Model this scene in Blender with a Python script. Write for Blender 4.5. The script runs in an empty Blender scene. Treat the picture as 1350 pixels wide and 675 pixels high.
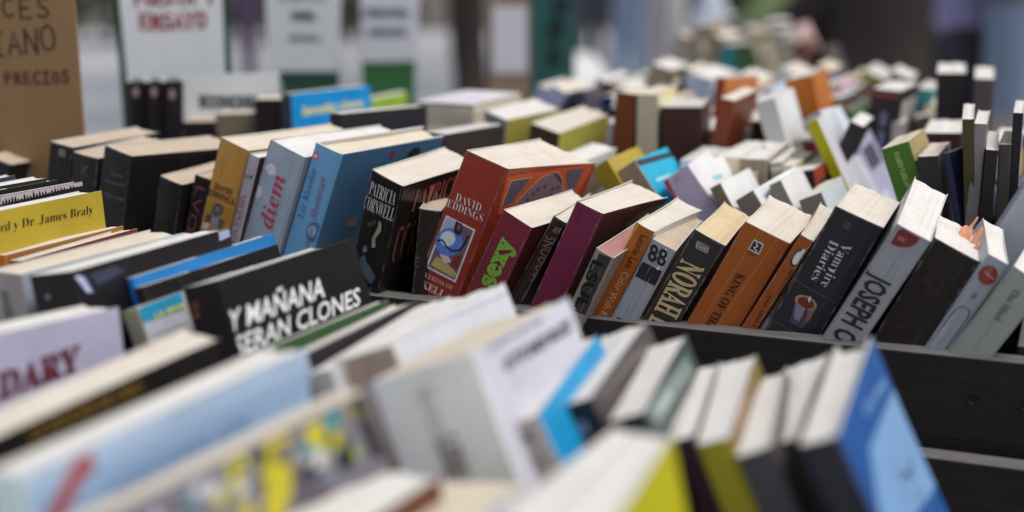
import bpy, bmesh, math, random
from math import sin, cos, pi, radians, sqrt
from mathutils import Vector, Matrix, noise
S = bpy.context.scene
COL = S.collection
rnd = random.Random(11)
PSI=0.37928; V0=1.0964
# name: row, x, y, z, yaw, lean, tip, thickness, depth, height, back ratio, spine skew
POSE={
 'm0':["M", -0.599, 1.4353, 0.8215, 0.0627, 0.3563, -0.0979, 0.0288, 0.1237, 0.1621, 1.014, -0.0174],
 'm1':["M", -0.4874, 1.3921, 0.8082, 0.3924, 0.1902, -0.023, 0.0266, 0.1394, 0.1916, 0.9931, 0.0694],
 'm2':["M", -0.456, 1.3808, 0.8052, 0.3761, 0.1768, 0.0032, 0.0294, 0.115, 0.1859, 1.0, 0.0101],
 'm3':["M", -0.4256, 1.3662, 0.8154, 0.6175, 0.1939, -0.0543, 0.0389, 0.1383, 0.1853, 1.0724, 0.0091],
 'm4':["M", -0.3661, 1.3453, 0.8066, 0.4804, 0.2352, 0.0132, 0.0282, 0.108, 0.1704, 1.0, -0.0623],
 'm5':["M", -0.3353, 1.3326, 0.8066, 0.3915, 0.2409, 0.0042, 0.0276, 0.108, 0.1735, 1.0, 0.0001],
 'yellow':["M", -0.3261, 1.3295, 0.8175, 0.5815, 0.3121, -0.0443, 0.034, 0.1624, 0.2046, 1.0073, 0.0685],
 'milena':["M", -0.2968, 1.3094, 0.807, 0.5667, 0.3221, -0.0343, 0.0108, 0.1083, 0.2038, 1.0091, 0.0972],
 'diem':["M", -0.2832, 1.3123, 0.8192, 0.6049, 0.3633, -0.0326, 0.0394, 0.1584, 0.2085, 1.014, 0.1272],
 'kessler':["M", -0.2434, 1.2957, 0.8142, 0.5594, 0.3604, -0.0339, 0.0278, 0.167, 0.213, 0.896, 0.1898],
 'patricia':["M", -0.1684, 1.2736, 0.8116, 0.5469, 0.3082, 0.0412, 0.0377, 0.1156, 0.1904, 0.982, -0.0891],
 'waits':["M", -0.0978, 1.2359, 0.8021, 0.1117, 0.1053, 0.0238, 0.0198, 0.1079, 0.1578, 0.9607, -0.0169],
 'red':["M", -0.1088, 1.2424, 0.8285, 0.5283, 0.3734, -0.0669, 0.0395, 0.1431, 0.1986, 1.3185, 0.2467],
 'yxes':["M", -0.0729, 1.2264, 0.8136, 0.609, 0.4784, -0.0018, 0.0296, 0.111, 0.1737, 0.9868, 0.1453],
 'shadow':["M", -0.0428, 1.2168, 0.8063, 0.3593, 0.4938, -0.0022, 0.0128, 0.108, 0.1761, 1.0004, 0.0122],
 'plum':["M", -0.0111, 1.2055, 0.8135, 0.5255, 0.4251, -0.0093, 0.0245, 0.1144, 0.1801, 1.2313, 0.2349],
 'worn':["M", 0.0144, 1.1772, 0.8072, 0.47, 0.4606, 0.0956, 0.0166, 0.108, 0.1546, 1.0, 0.1181],
 'laurie':["M", 0.0377, 1.1824, 0.8072, 0.4417, 0.4379, 0.0171, 0.0171, 0.1084, 0.1728, 1.1912, 0.0405],
 'torn':["M", 0.0506, 1.1671, 0.8093, 0.3007, 0.46, 0.0507, 0.0212, 0.1079, 0.1589, 0.9603, 0.0877],
 'norah':["M", 0.0761, 1.1639, 0.8131, 0.3775, 0.4931, 0.029, 0.0279, 0.1085, 0.1687, 0.7669, 0.1808],
 'king':["M", 0.115, 1.1509, 0.8178, 0.3726, 0.4781, 0.0212, 0.039, 0.1077, 0.1718, 0.9883, 0.2627],
 'prince':["M", 0.1503, 1.1416, 0.8056, 0.3456, 0.5049, 0.0452, 0.0116, 0.112, 0.1798, 0.8833, 0.0553],
 'vampire':["M", 0.1783, 1.1286, 0.8174, 0.3804, 0.4495, 0.0128, 0.0404, 0.1098, 0.189, 0.9596, 0.3048],
 'joseph':["M", 0.2161, 1.1115, 0.8134, 0.3136, 0.4908, 0.0998, 0.0291, 0.1449, 0.1892, 1.0294, 0.1199],
 'script':["M", 0.2555, 1.0951, 0.8169, 0.3259, 0.4579, -0.0073, 0.0379, 0.106, 0.1676, 0.9677, -0.0029],
 'circle':["M", 0.2878, 1.0808, 0.8078, 0.2517, 0.4803, 0.0575, 0.0169, 0.1117, 0.1706, 1.0, 0.0494],
 'iliad':["M", 0.302, 1.0729, 0.8145, 0.4511, 0.5371, 0.0112, 0.0284, 0.108, 0.1616, 1.0, -0.0022],
 'f1':["F", -0.5065, 1.1384, 0.76, 0.5097, -0.0819, 0.0193, 0.0133, 0.1412, 0.221, 0.9162, -0.1675],
 'f2':["F", -0.4888, 1.1171, 0.7617, 0.5163, -0.0329, -0.0123, 0.0169, 0.1409, 0.2248, 0.9804, -0.0987],
 'f3':["F", -0.4502, 1.0889, 0.7639, 0.4438, -0.1362, -0.0263, 0.006, 0.1508, 0.2239, 1.0009, 0.0006],
 'grass':["F", -0.4228, 1.068, 0.7644, 0.4508, -0.1374, -0.0298, 0.008, 0.1506, 0.2263, 1.001, 0.0006],
 'braly':["F", -0.4123, 1.038, 0.7641, 0.4275, -0.0913, -0.0275, 0.0192, 0.1502, 0.2233, 0.9962, 0.0032],
 'edge1':["F", -0.3946, 1.0566, 0.7614, 0.4624, -0.065, -0.0106, 0.0226, 0.1306, 0.195, 0.9975, -0.0451],
 'edge2':["F", -0.3668, 1.0442, 0.76, 0.4364, -0.0817, 0.0015, 0.0129, 0.1306, 0.1947, 0.9929, -0.0509],
 'cream':["F", -0.3532, 0.9697, 0.76, 0.6001, -0.0704, 0.0231, 0.0381, 0.148, 0.2054, 1.0343, -0.0584],
 'black':["F", -0.2929, 0.9205, 0.76, 0.5076, -0.1909, 0.0026, 0.041, 0.1573, 0.2131, 1.0113, 0.0312],
 'blue':["F", -0.2186, 0.9351, 0.76, 0.5154, -0.2656, 0.0182, 0.0079, 0.1504, 0.2098, 0.9956, -0.0052],
 'bthin':["F", -0.2101, 0.9244, 0.76, 0.4981, -0.2846, 0.0037, 0.0097, 0.1484, 0.2058, 0.9927, -0.0092],
 'teal':["F", -0.2018, 0.9002, 0.7602, 0.4345, -0.3559, -0.0014, 0.0153, 0.13, 0.1988, 1.0002, -0.0655],
 'clones':["F", -0.1659, 0.8919, 0.76, 0.5245, -0.3017, 0.0019, 0.0326, 0.1436, 0.2142, 1.0317, 0.0461],
 'green':["F", -0.1073, 0.8234, 0.7616, 0.4733, -0.2882, -0.0124, 0.0064, 0.1334, 0.1915, 0.9968, -0.0204],
 'purple':["F", -0.0852, 0.8046, 0.76, 0.4436, -0.3051, 0.0051, 0.016, 0.1378, 0.1942, 0.9996, -0.0278],
 'whiteb':["F", -0.0361, 0.7873, 0.76, 0.4814, -0.384, 0.0374, 0.0451, 0.1448, 0.2014, 0.9258, -0.029],
 'whitea':["F", -0.0592, 0.7905, 0.76, 0.4434, -0.3403, 0.0555, 0.0181, 0.1482, 0.1924, 1.0256, -0.0032],
 'dtv':["F", -0.0052, 0.6971, 0.7612, 0.4235, -0.3786, -0.0101, 0.0642, 0.1272, 0.2148, 1.0068, 0.0689],
 'cyan':["F", 0.0816, 0.7071, 0.76, 0.3324, -0.4487, 0.0574, 0.0202, 0.1378, 0.1991, 0.858, -0.1266],
 'fb1':["F", 0.1028, 0.7476, 0.76, 0.3215, -0.4265, 0.0585, 0.0248, 0.1311, 0.1937, 1.1303, -0.1774],
 'fb2':["F", 0.1235, 0.7221, 0.76, 0.2963, -0.3823, 0.0444, 0.0208, 0.1322, 0.1918, 0.9559, -0.0333],
 'fp1':["F", 0.1537, 0.7324, 0.76, 0.2394, -0.3956, 0.0408, 0.0167, 0.1192, 0.1774, 1.2089, -0.1593],
 'fy':["F", 0.1666, 0.7121, 0.76, 0.2705, -0.378, 0.0588, 0.0197, 0.1287, 0.1831, 1.0799, -0.1049],
 'fg':["F", 0.1903, 0.6935, 0.76, 0.2795, -0.4114, 0.0334, 0.02, 0.1297, 0.1831, 0.7716, 0.0319],
 'fbr':["F", 0.2173, 0.7228, 0.76, 0.2874, -0.4357, 0.0575, 0.0166, 0.1279, 0.1812, 1.4724, -0.0031],
 'hard':["F", 0.2346, 0.6549, 0.76, 0.3575, -0.4597, 0.0573, 0.0215, 0.1529, 0.208, 1.1479, -0.2521],
 'ndary':["N", -0.3594, 0.751, 0.7683, 0.5599, -0.0893, -0.0508, 0.03, 0.1637, 0.1987, 1.013, -0.0047],
 'ngold':["N", -0.2776, 0.6737, 0.7601, 0.4652, -0.0033, 0.0273, 0.0292, 0.1858, 0.1964, 0.9099, -0.2615],
 'nblue':["N", -0.2099, 0.572, 0.76, 0.4516, -0.1039, 0.0, 0.0222, 0.2081, 0.2104, 1.1145, -0.0347],
 'ncomic':["N", -0.1508, 0.5265, 0.76, 0.6667, -0.2564, 0.0831, 0.0213, 0.1924, 0.2014, 1.0793, -0.294],
 'nw1':["N", -0.1116, 0.5611, 0.76, 0.4717, -0.1131, 0.0078, 0.042, 0.1278, 0.1726, 0.9875, -0.1502],
 'nw2':["N", -0.058, 0.5576, 0.76, 0.4524, -0.2079, -0.0, 0.0476, 0.1276, 0.1668, 1.0147, -0.0855],
 'nyel':["N", 0.0318, 0.5825, 0.76, 0.6495, -0.1395, 0.138, 0.0597, 0.0958, 0.1942, 0.5719, -0.1366],
 'olive':["B1", 0.1827, 1.3549, 0.8017, 0.3671, -0.6031, -0.0193, 0.0196, 0.1081, 0.1988, 1.0, 0.0],
 'beige':["B1", 0.2109, 1.3463, 0.8019, 0.3878, -0.6254, -0.0213, 0.0223, 0.1081, 0.1996, 1.0, -0.0133],
 'pink':["B1", 0.2599, 1.3262, 0.801, 0.3142, -0.6501, -0.0115, 0.0303, 0.1081, 0.1981, 1.0, -0.0015],
 'wlogo':["B1", 0.2501, 1.3219, 0.8052, 0.4698, -0.5682, -0.0576, 0.0133, 0.1065, 0.1931, 0.9702, 0.0038],
 'gsp1':["B1", 0.2723, 1.2968, 0.8015, 0.4121, -0.5369, -0.0164, 0.0119, 0.1077, 0.1815, 0.9961, -0.0069],
 'gsp2':["B1", 0.3044, 1.2706, 0.8, 0.5624, -0.613, 0.0593, 0.0214, 0.1139, 0.1823, 1.09, -0.0184],
 'wcov':["B1", 0.3227, 1.2802, 0.8024, 0.3514, -0.5022, -0.0253, 0.0123, 0.1072, 0.1844, 0.9886, 0.0022],
 'gsp4':["B1", 0.3297, 1.2573, 0.8013, 0.3919, -0.44, -0.0131, 0.0224, 0.1072, 0.1697, 0.9487, -0.0014],
 'dgrey':["B2", 0.1914, 1.5449, 0.8172, 0.3242, 0.4944, 0.0014, 0.0362, 0.108, 0.1749, 1.0, 0.0737],
 'greenb':["B1", 0.4067, 1.2615, 0.8019, 0.3982, -0.3625, -0.0186, 0.0263, 0.1081, 0.2133, 1.0, -0.0309],
 'dlean':["B2", 0.2909, 1.5314, 0.8078, 0.3516, 0.3635, -0.0218, 0.0155, 0.1071, 0.2048, 1.018, -0.0708],
 'maroon':["B2", 0.437, 1.4759, 0.8, 0.3586, -0.0404, 0.013, 0.0388, 0.1088, 0.1913, 0.8861, 0.0305],
 'olthin':["B1", 0.4189, 1.2472, 0.8, 0.3139, -0.0914, 0.0119, 0.01, 0.1085, 0.2358, 1.0, -0.0615],
 'grthin':["B1", 0.4038, 1.2492, 0.8004, 0.3433, 0.0166, -0.0022, 0.0108, 0.1085, 0.2313, 1.0002, -0.005],
 'dkshort':["B1", 0.4137, 1.2442, 0.8002, 0.3257, 0.0207, 0.0269, 0.0104, 0.1093, 0.2101, 1.0, -0.009],
 'dkbrown':["B1", 0.4324, 1.2367, 0.8016, 0.3689, -0.0256, -0.0149, 0.0103, 0.108, 0.2128, 1.0, 0.0096],
 'dktall':["B1", 0.4405, 1.2409, 0.801, 0.3515, -0.0073, -0.0092, 0.0084, 0.1086, 0.2408, 1.0, 0.003],
 'vol1':["B2", -0.4852, 1.7932, 0.8, -0.1953, 0.0014, 0.0027, 0.0227, 0.05, 0.211, 1.0, -0.0073],
 'vol2':["B2", -0.4583, 1.7856, 0.8, -0.1968, -0.0024, 0.0024, 0.0201, 0.05, 0.2121, 1.0, 0.0007],
 'vol3':["B2", -0.4358, 1.78, 0.8, -0.1961, -0.0, 0.0022, 0.0237, 0.05, 0.2132, 1.0, -0.0029],
 'dlow':["B2", -0.4043, 1.7471, 0.8, 0.0251, -0.0098, 0.0044, 0.0375, 0.04, 0.1667, 1.0, 0.0152],
 'gbrown':["B2", -0.3578, 1.7314, 0.8, 0.0172, -0.0242, 0.0017, 0.0443, 0.04, 0.1783, 1.0, 0.0394],
 'dsq':["B2", -0.3097, 1.7125, 0.8, 0.0276, -0.0056, 0.0004, 0.0312, 0.04, 0.1986, 1.0, 0.0078],
 'invest':["B2", -0.2738, 1.6969, 0.8044, 0.5312, -0.0371, -0.0278, 0.015, 0.1602, 0.2019, 1.0053, 0.0134],
 'dlong':["B1", -0.1985, 1.4668, 0.8078, 0.5561, 0.0218, -0.0486, 0.0165, 0.1553, 0.2055, 0.9569, -0.0809],
 'lime':["B3", -0.216, 1.9461, 0.8022, 0.4285, 0.0928, -0.013, 0.0106, 0.105, 0.1724, 0.9196, -0.0999],
 'dbr':["B1", -0.101, 1.4441, 0.8068, 0.4713, 0.049, -0.0435, 0.0253, 0.1315, 0.1902, 0.9493, -0.0541],
 'whol':["B2", -0.0498, 1.6634, 0.8066, 0.5879, 0.1381, 0.0351, 0.0433, 0.1086, 0.1893, 1.1807, -0.4194],
 'brtri':["B2", 0.0001, 1.6148, 0.8074, 0.5082, 0.1543, 0.0408, 0.0445, 0.1331, 0.1807, 0.9316, -0.315],
 'dpurp':["B3", 0.0895, 1.844, 0.8026, 0.2573, -0.0481, -0.025, 0.0139, 0.1056, 0.1913, 0.9676, 0.0057],
 'orbr':["B2", 0.101, 1.6072, 0.8049, 0.3853, 0.0723, -0.0333, 0.0243, 0.1074, 0.215, 0.8074, -0.0577],
 'cre1':["B2", 0.1396, 1.5947, 0.801, 0.3047, 0.0015, -0.0086, 0.0242, 0.1077, 0.217, 0.9889, 0.0004],
 'dkred':["B2", 0.1696, 1.584, 0.8012, 0.2202, -0.0196, -0.0115, 0.0464, 0.1076, 0.2036, 1.0, 0.0146],
 'rust':["B3", 0.2478, 1.8038, 0.8054, 0.5636, 0.0302, -0.0462, 0.0136, 0.1075, 0.2103, 1.0035, -0.0293],
 'rust2':["B2", 0.1945, 1.5923, 0.8031, 0.4077, 0.1889, 0.0147, 0.0163, 0.1087, 0.2175, 0.997, -0.0242],
 'orange':["B3", 0.3931, 1.7538, 0.8, 0.3729, -0.2617, 0.007, 0.0349, 0.108, 0.2221, 1.0, -0.015],
 'yelst':["B2", 0.3995, 1.437, 0.8031, 0.3694, -0.4732, -0.0317, 0.0121, 0.1083, 0.2218, 1.0, -0.0032],
 'wlean1':["B2", 0.3307, 1.5504, 0.8, 0.378, -0.2998, 0.0091, 0.0226, 0.108, 0.2207, 1.0, -0.031],
 'wlean2':["B2", 0.4252, 1.5183, 0.8063, 0.4052, -0.5696, -0.0691, 0.0234, 0.1076, 0.2191, 0.948, 0.0039],
 'dkup':["B3", 0.518, 1.7151, 0.8, 0.3037, -0.0296, 0.0301, 0.0342, 0.1092, 0.2302, 0.9258, 0.0207],
 'brup':["B3", 0.5508, 1.6925, 0.8, 0.3134, -0.0066, 0.0411, 0.0222, 0.1095, 0.2265, 1.0, 0.005],
 'gcel':["B1", 0.3438, 1.194, 0.8186, 0.3769, 0.4715, -0.0035, 0.0401, 0.13, 0.2, 1.0018, 0.0],
 'navy':["B1", 0.4308, 1.2497, 0.8, 0.6174, -0.239, 0.0083, 0.0068, 0.108, 0.2062, 1.0, -0.0002],
 'creamp':["B1", 0.3877, 1.2637, 0.8022, 0.3872, -0.1191, -0.0205, 0.0178, 0.1081, 0.1968, 1.0, -0.0013],
}
ART={
 'red':[('T','S','DAVID','serif','e8d6cf',[[0.0069,0.1529],[0.0307,0.1531],[0.0061,0.16]],-0.02,'lettering'),
  ('T','S','EDDINGS','serif','e8d6cf',[[0.002,0.1447],[0.0352,0.1448],[0.0014,0.1519]],-0.02,'lettering'),
  ('P','S','e6e1e2',[[0.0039,0.137],[0.0323,0.136],[0.0325,0.0831],[0.003,0.0844]],'picture_frame',1),
  ('P','S','5d4a58',[[0.0051,0.1357],[0.0309,0.1345],[0.0312,0.0851],[0.0047,0.086]],'picture',2),
  ('P','S','8d8fa8',[[0.0051,0.1357],[0.0172,0.1352],[0.0165,0.1192],[0.0043,0.1187]],'picture',3),
  ('P','S','4b69ad',[[0.0264,0.1161],[0.026,0.1126],[0.0247,0.1093],[0.0228,0.1064],[0.0204,0.1041],[0.0175,0.1025],[0.0144,0.1019],[0.0114,0.1021],[0.0086,0.1033],[0.0061,0.1053],[0.0043,0.1079],[0.0032,0.1111],[0.0029,0.1145],[0.0033,0.118],[0.0046,0.1214],[0.0065,0.1242],[0.009,0.1265],[0.0118,0.128],[0.0149,0.1287],[0.0179,0.1284],[0.0207,0.1272],[0.0231,0.1253],[0.0249,0.1226],[0.0261,0.1195]],'picture',4),
  ('P','S','a9c0e4',[[0.0194,0.1184],[0.0191,0.1164],[0.0184,0.1146],[0.0172,0.113],[0.0158,0.1117],[0.0142,0.1108],[0.0124,0.1104],[0.0107,0.1105],[0.0091,0.1111],[0.0077,0.1122],[0.0067,0.1136],[0.0061,0.1153],[0.0059,0.1172],[0.0062,0.1191],[0.007,0.1209],[0.0081,0.1225],[0.0095,0.1238],[0.0112,0.1247],[0.0129,0.1251],[0.0147,0.125],[0.0162,0.1244],[0.0176,0.1233],[0.0186,0.1219],[0.0192,0.1202]],'picture',5),
  ('P','S','2a2438',[[0.014,0.1361],[0.0198,0.1359],[0.0223,0.1311],[0.0211,0.1245],[0.0156,0.1256],[0.0144,0.1311]],'picture',6),
  ('P','S','6c4256',[[0.0168,0.1345],[0.0199,0.1337],[0.0201,0.1293],[0.0172,0.1294]],'picture',7),
  ('R','S','1d1d2c',1.6,[[0.0045,0.1119],[0.0087,0.1147],[0.0137,0.111],[0.0203,0.1089],[0.026,0.1132],[0.0281,0.1195],[0.0283,0.1287]],'picture',6),
  ('P','S','9c8a55',[[0.0064,0.0884],[0.0095,0.0983],[0.0195,0.097],[0.0311,0.0912],[0.0298,0.0867]],'picture',4),
  ('P','S','b59aa0',[[0.0104,0.1018],[0.0188,0.1029],[0.023,0.0995],[0.0172,0.0952]],'picture',5),
  ('P','S','6b2a28',[[0.023,0.1034],[0.0299,0.1105],[0.0299,0.0945],[0.0227,0.0963]],'picture',3),
  ('T','S','SEERESS OF','serif','b98a80',[[0.0026,0.0757],[0.0328,0.0755],[0.0022,0.0797]],-0.01,'lettering'),
  ('T','S','• KELL','serif','c9a298',[[0.0002,0.0655],[0.0281,0.0653],[0.0001,0.0721]],0,'lettering'),
  ('P','C','b0502c',[[0.0024,0.191],[0.1411,0.1994],[0.1294,0.1609],[0.0696,0.1472],[0.0103,0.1535]],'picture',1),
  ('P','C','c98a66',[[0.0102,0.1872],[0.0431,0.1888],[0.0248,0.1617],[0.0114,0.1612]],'picture',2),
  ('P','C','55505c',[[0.012,0.1862],[0.0419,0.1878],[0.0239,0.1623],[0.0128,0.1619]],'picture',3),
  ('P','C','c07a60',[[0.0299,0.1614],[0.0428,0.1767],[0.057,0.1877],[0.0733,0.1927],[0.0846,0.1917],[0.095,0.1852],[0.1081,0.1695],[0.0756,0.1615]],'picture',2),
  ('P','C','75626b',[[0.0329,0.1615],[0.0454,0.1758],[0.059,0.1865],[0.074,0.1917],[0.084,0.1905],[0.0935,0.1846],[0.1053,0.1704],[0.0745,0.1631]],'picture',3),
  ('P','C','4a3f4a',[[0.074,0.1917],[0.084,0.1905],[0.0935,0.1846],[0.0992,0.1779],[0.084,0.1858]],'picture',4),
  ('P','C','55505c',[[0.0965,0.1926],[0.1257,0.1935],[0.1221,0.1711],[0.1124,0.1716]],'picture',3),
  ('P','C','4c4148',[[0.0469,0.1666],[0.0493,0.1687],[0.0526,0.1654],[0.0503,0.1633]],'picture',4),
  ('P','C','4c4148',[[0.0524,0.1716],[0.0548,0.1737],[0.0582,0.1704],[0.0558,0.1683]],'picture',4),
  ('P','C','4c4148',[[0.0585,0.1757],[0.0609,0.1779],[0.0643,0.1746],[0.0619,0.1725]],'picture',4),
  ('P','C','4c4148',[[0.067,0.1783],[0.0694,0.1804],[0.0729,0.1772],[0.0705,0.175]],'picture',4),
  ('P','C','4c4148',[[0.0821,0.175],[0.0846,0.1772],[0.0881,0.1739],[0.0856,0.1717]],'picture',4),
  ('P','C','4c4148',[[0.0824,0.1688],[0.0848,0.171],[0.0884,0.1676],[0.0859,0.1654]],'picture',4),
  ('P','C','4c4148',[[0.0892,0.1762],[0.0917,0.1783],[0.0953,0.175],[0.0928,0.1728]],'picture',4)],
 'yellow':[('T','S','DAVID','serif','2e241c',[[0.0061,0.1551],[0.0275,0.1569],[0.0062,0.1613]],0,'lettering'),
  ('T','S','EDDINGS','serif','2e241c',[[0.0005,0.1469],[0.0317,0.1486],[0.0007,0.1533]],0,'lettering'),
  ('P','S','9a6f22',[[0.0033,0.1426],[0.031,0.1445],[0.028,0.115],[-0.0012,0.1108]],'picture_frame',1),
  ('P','S','4b4748',[[0.0224,0.1384],[0.0221,0.1365],[0.0213,0.1346],[0.0201,0.1329],[0.0186,0.1314],[0.0168,0.1303],[0.015,0.1297],[0.0131,0.1295],[0.0114,0.1299],[0.01,0.1307],[0.009,0.132],[0.0083,0.1335],[0.0082,0.1354],[0.0085,0.1373],[0.0093,0.1392],[0.0105,0.1409],[0.0121,0.1423],[0.0138,0.1434],[0.0157,0.144],[0.0175,0.1442],[0.0192,0.1438],[0.0206,0.143],[0.0216,0.1418],[0.0222,0.1402]],'picture',2),
  ('P','S','77604f',[[0.0188,0.1384],[0.0187,0.1376],[0.0183,0.1367],[0.0178,0.136],[0.0172,0.1354],[0.0165,0.1349],[0.0157,0.1347],[0.015,0.1347],[0.0143,0.1349],[0.0138,0.1353],[0.0133,0.1359],[0.0131,0.1367],[0.0131,0.1375],[0.0132,0.1383],[0.0136,0.1391],[0.0141,0.1399],[0.0147,0.1405],[0.0154,0.1409],[0.0162,0.1412],[0.0169,0.1412],[0.0176,0.141],[0.0182,0.1405],[0.0186,0.14],[0.0188,0.1392]],'picture',3),
  ('P','S','7d7680',[[0.0112,0.1312],[0.0194,0.1324],[0.0214,0.1184],[0.0136,0.1157]],'picture',2),
  ('P','S','4a4039',[[0.0038,0.1272],[0.0102,0.1315],[0.0115,0.1235],[0.0043,0.1187]],'picture',2),
  ('P','S','55493d',[[0.0198,0.131],[0.0264,0.1308],[0.0248,0.1199],[0.0202,0.1194]],'picture',3),
  ('P','S','b3a795',[[0.0032,0.119],[0.0102,0.1213],[0.0101,0.1149],[0.0022,0.1123]],'picture',3)],
 'milena':[('T','S','119','sans','4c4548',[[0.0003,0.1805],[0.0099,0.1813],[0.0002,0.1846]],0.02,'lettering'),
  ('T','S','MILENA AGUS','serif','7a5058',[[0.0012,0.1637],[0.0015,0.1073],[0.0082,0.1654]],-0.005,'lettering')],
 'diem':[('T','S','diem','script','a33650',[[0.0279,0.129],[0.0272,0.1825],[0.0131,0.1263]],0.0,'lettering'),
  ('R','S','9a8fc0',1.1,[[0.0008,0.1799],[0.0032,0.1865],[0.0089,0.1907],[0.0149,0.1882],[0.0176,0.1825],[0.0155,0.1754],[0.0087,0.1744]],'ornament',2),
  ('R','S','a49ac4',1.1,[[-0.0001,0.1601],[0.0044,0.1654],[0.0077,0.1607],[0.0079,0.1515],[0.0031,0.1468],[-0.0015,0.15]],'ornament',2),
  ('R','S','7fa0bf',1.0,[[0.0054,0.1736],[0.0102,0.1697],[0.0151,0.1682],[0.0155,0.1754]],'ornament',2),
  ('R','S','a89abf',1.1,[[0.0403,0.1796],[0.035,0.1771],[0.033,0.1699],[0.0343,0.1628],[0.0392,0.1613]],'ornament',2),
  ('P','S','c3bcd8',[[0.0021,0.1814],[0.0078,0.1886],[0.0144,0.1872],[0.0165,0.1805],[0.0098,0.1765]],'ornament',1),
  ('P','S','c3bcd8',[[0.0009,0.1598],[0.0041,0.1637],[0.0074,0.1559],[0.004,0.1496],[-0.0001,0.1515]],'ornament',1)],
 'kessler':[('T','S','Liz Kessler','itserif','2f4f7c',[[0.0106,0.1398],[0.0101,0.1908],[0.0048,0.139]],0,'lettering'),
  ('T','S','neues Abenteuer','itserif','7f3a55',[[0.0242,0.118],[0.0211,0.1871],[0.0177,0.1169]],0,'lettering'),
  ('P','S','a4607a',[[0.0085,0.2017],[0.0084,0.2007],[0.008,0.1996],[0.0075,0.1986],[0.0068,0.1979],[0.0059,0.1973],[0.0049,0.1971],[0.004,0.1971],[0.0031,0.1974],[0.0023,0.1979],[0.0017,0.1987],[0.0013,0.1997],[0.0012,0.2007],[0.0013,0.2018],[0.0016,0.2029],[0.0022,0.2038],[0.0029,0.2046],[0.0038,0.2051],[0.0047,0.2054],[0.0057,0.2054],[0.0066,0.2051],[0.0073,0.2045],[0.0079,0.2038],[0.0083,0.2028]],'emblem',1),
  ('P','S','d9c2cc',[[0.0064,0.2015],[0.0063,0.201],[0.0062,0.2005],[0.006,0.2],[0.0057,0.1997],[0.0053,0.1994],[0.005,0.1993],[0.0046,0.1993],[0.0042,0.1995],[0.0039,0.1997],[0.0036,0.2001],[0.0034,0.2005],[0.0033,0.201],[0.0033,0.2015],[0.0035,0.202],[0.0037,0.2024],[0.004,0.2028],[0.0043,0.203],[0.0047,0.2031],[0.0051,0.2031],[0.0055,0.203],[0.0058,0.2027],[0.0061,0.2024],[0.0063,0.2019]],'emblem',2),
  ('P','S','3d5f93',[[0.0306,0.1337],[0.0306,0.1311],[0.03,0.1286],[0.0291,0.1264],[0.0277,0.1247],[0.0261,0.1234],[0.0243,0.1228],[0.0225,0.1229],[0.0208,0.1237],[0.0192,0.1251],[0.018,0.127],[0.0171,0.1292],[0.0167,0.1318],[0.0168,0.1344],[0.0174,0.1368],[0.0183,0.139],[0.0197,0.1408],[0.0213,0.142],[0.0231,0.1426],[0.0249,0.1425],[0.0266,0.1417],[0.0281,0.1404],[0.0294,0.1385],[0.0302,0.1362]],'picture',1),
  ('P','S','7fa4cc',[[0.0258,0.1337],[0.0257,0.1321],[0.0254,0.1306],[0.0249,0.1293],[0.0241,0.1283],[0.0232,0.1276],[0.0222,0.1273],[0.0211,0.1274],[0.0202,0.128],[0.0193,0.1289],[0.0186,0.1301],[0.0181,0.1316],[0.0179,0.1331],[0.018,0.1347],[0.0183,0.1362],[0.0189,0.1376],[0.0197,0.1386],[0.0206,0.1393],[0.0216,0.1396],[0.0226,0.1394],[0.0236,0.1389],[0.0244,0.138],[0.0251,0.1368],[0.0256,0.1353]],'picture',2),
  ('P','C','6d3a3c',[[0.0771,0.2034],[0.0816,0.2092],[0.088,0.2013],[0.0831,0.1987]],'picture',1),
  ('P','C','232833',[[0.1077,0.1997],[0.116,0.206],[0.1266,0.2056],[0.1316,0.1985],[0.1218,0.1948],[0.1117,0.1944]],'picture',1),
  ('P','C','7a655c',[[0.0384,0.1384],[0.0543,0.1421],[0.0579,0.1318],[0.0466,0.1305]],'picture',1)],
 'patricia':[('T','S','PATRICIA','serif','d7cfd2',[[0.0027,0.1681],[0.0333,0.1704],[0.003,0.1805]],-0.015,'lettering'),
  ('T','S','CORNWELL','serif','d7cfd2',[[-0.0002,0.1532],[0.0354,0.1555],[0.0002,0.1657]],-0.015,'lettering'),
  ('P','S','7f8a70',[[0.0193,0.1221],[0.0177,0.1313],[0.0211,0.1427],[0.0209,0.1501],[0.0243,0.148],[0.0253,0.1409],[0.0212,0.1322],[0.0234,0.1241]],'picture',1),
  ('P','S','46535c',[[0.0099,0.0975],[0.0093,0.1066],[0.0132,0.1131],[0.017,0.1064],[0.0233,0.1041],[0.0309,0.0971],[0.0274,0.0891],[0.0172,0.0918]],'picture',1),
  ('P','S','5d6b7c',[[0.0094,0.1167],[0.0127,0.1221],[0.0152,0.1164],[0.0114,0.113]],'picture',1),
  ('P','S','3a3a3c',[[0.0075,0.1409],[0.0168,0.1482],[0.0183,0.146],[0.011,0.1387]],'picture',1),
  ('T','S','OF','serif','6a6058',[[0.0186,0.0777],[0.0301,0.0795],[0.0192,0.0842]],-0.01,'lettering'),
  ('T','C','PATRICIA','serif','8c5346',[[0.0209,0.1613],[0.0932,0.1648],[0.0227,0.1818]],-0.02,'lettering'),
  ('T','C','CORNWELL','serif','6f4238',[[0.0068,0.1132],[0.0955,0.1203],[0.007,0.1488]],-0.02,'lettering')],
 'waits':[('T','S','WAITS','serif','593d38',[[-0.002,0.0796],[0.0054,0.1139],[-0.0104,0.0806]],0,'lettering')],
 'yxes':[('T','S','sexy','slab','729a3a',[[0.0221,0.1041],[0.0222,0.1543],[0.0092,0.1015]],0.035,'lettering')],
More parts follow.
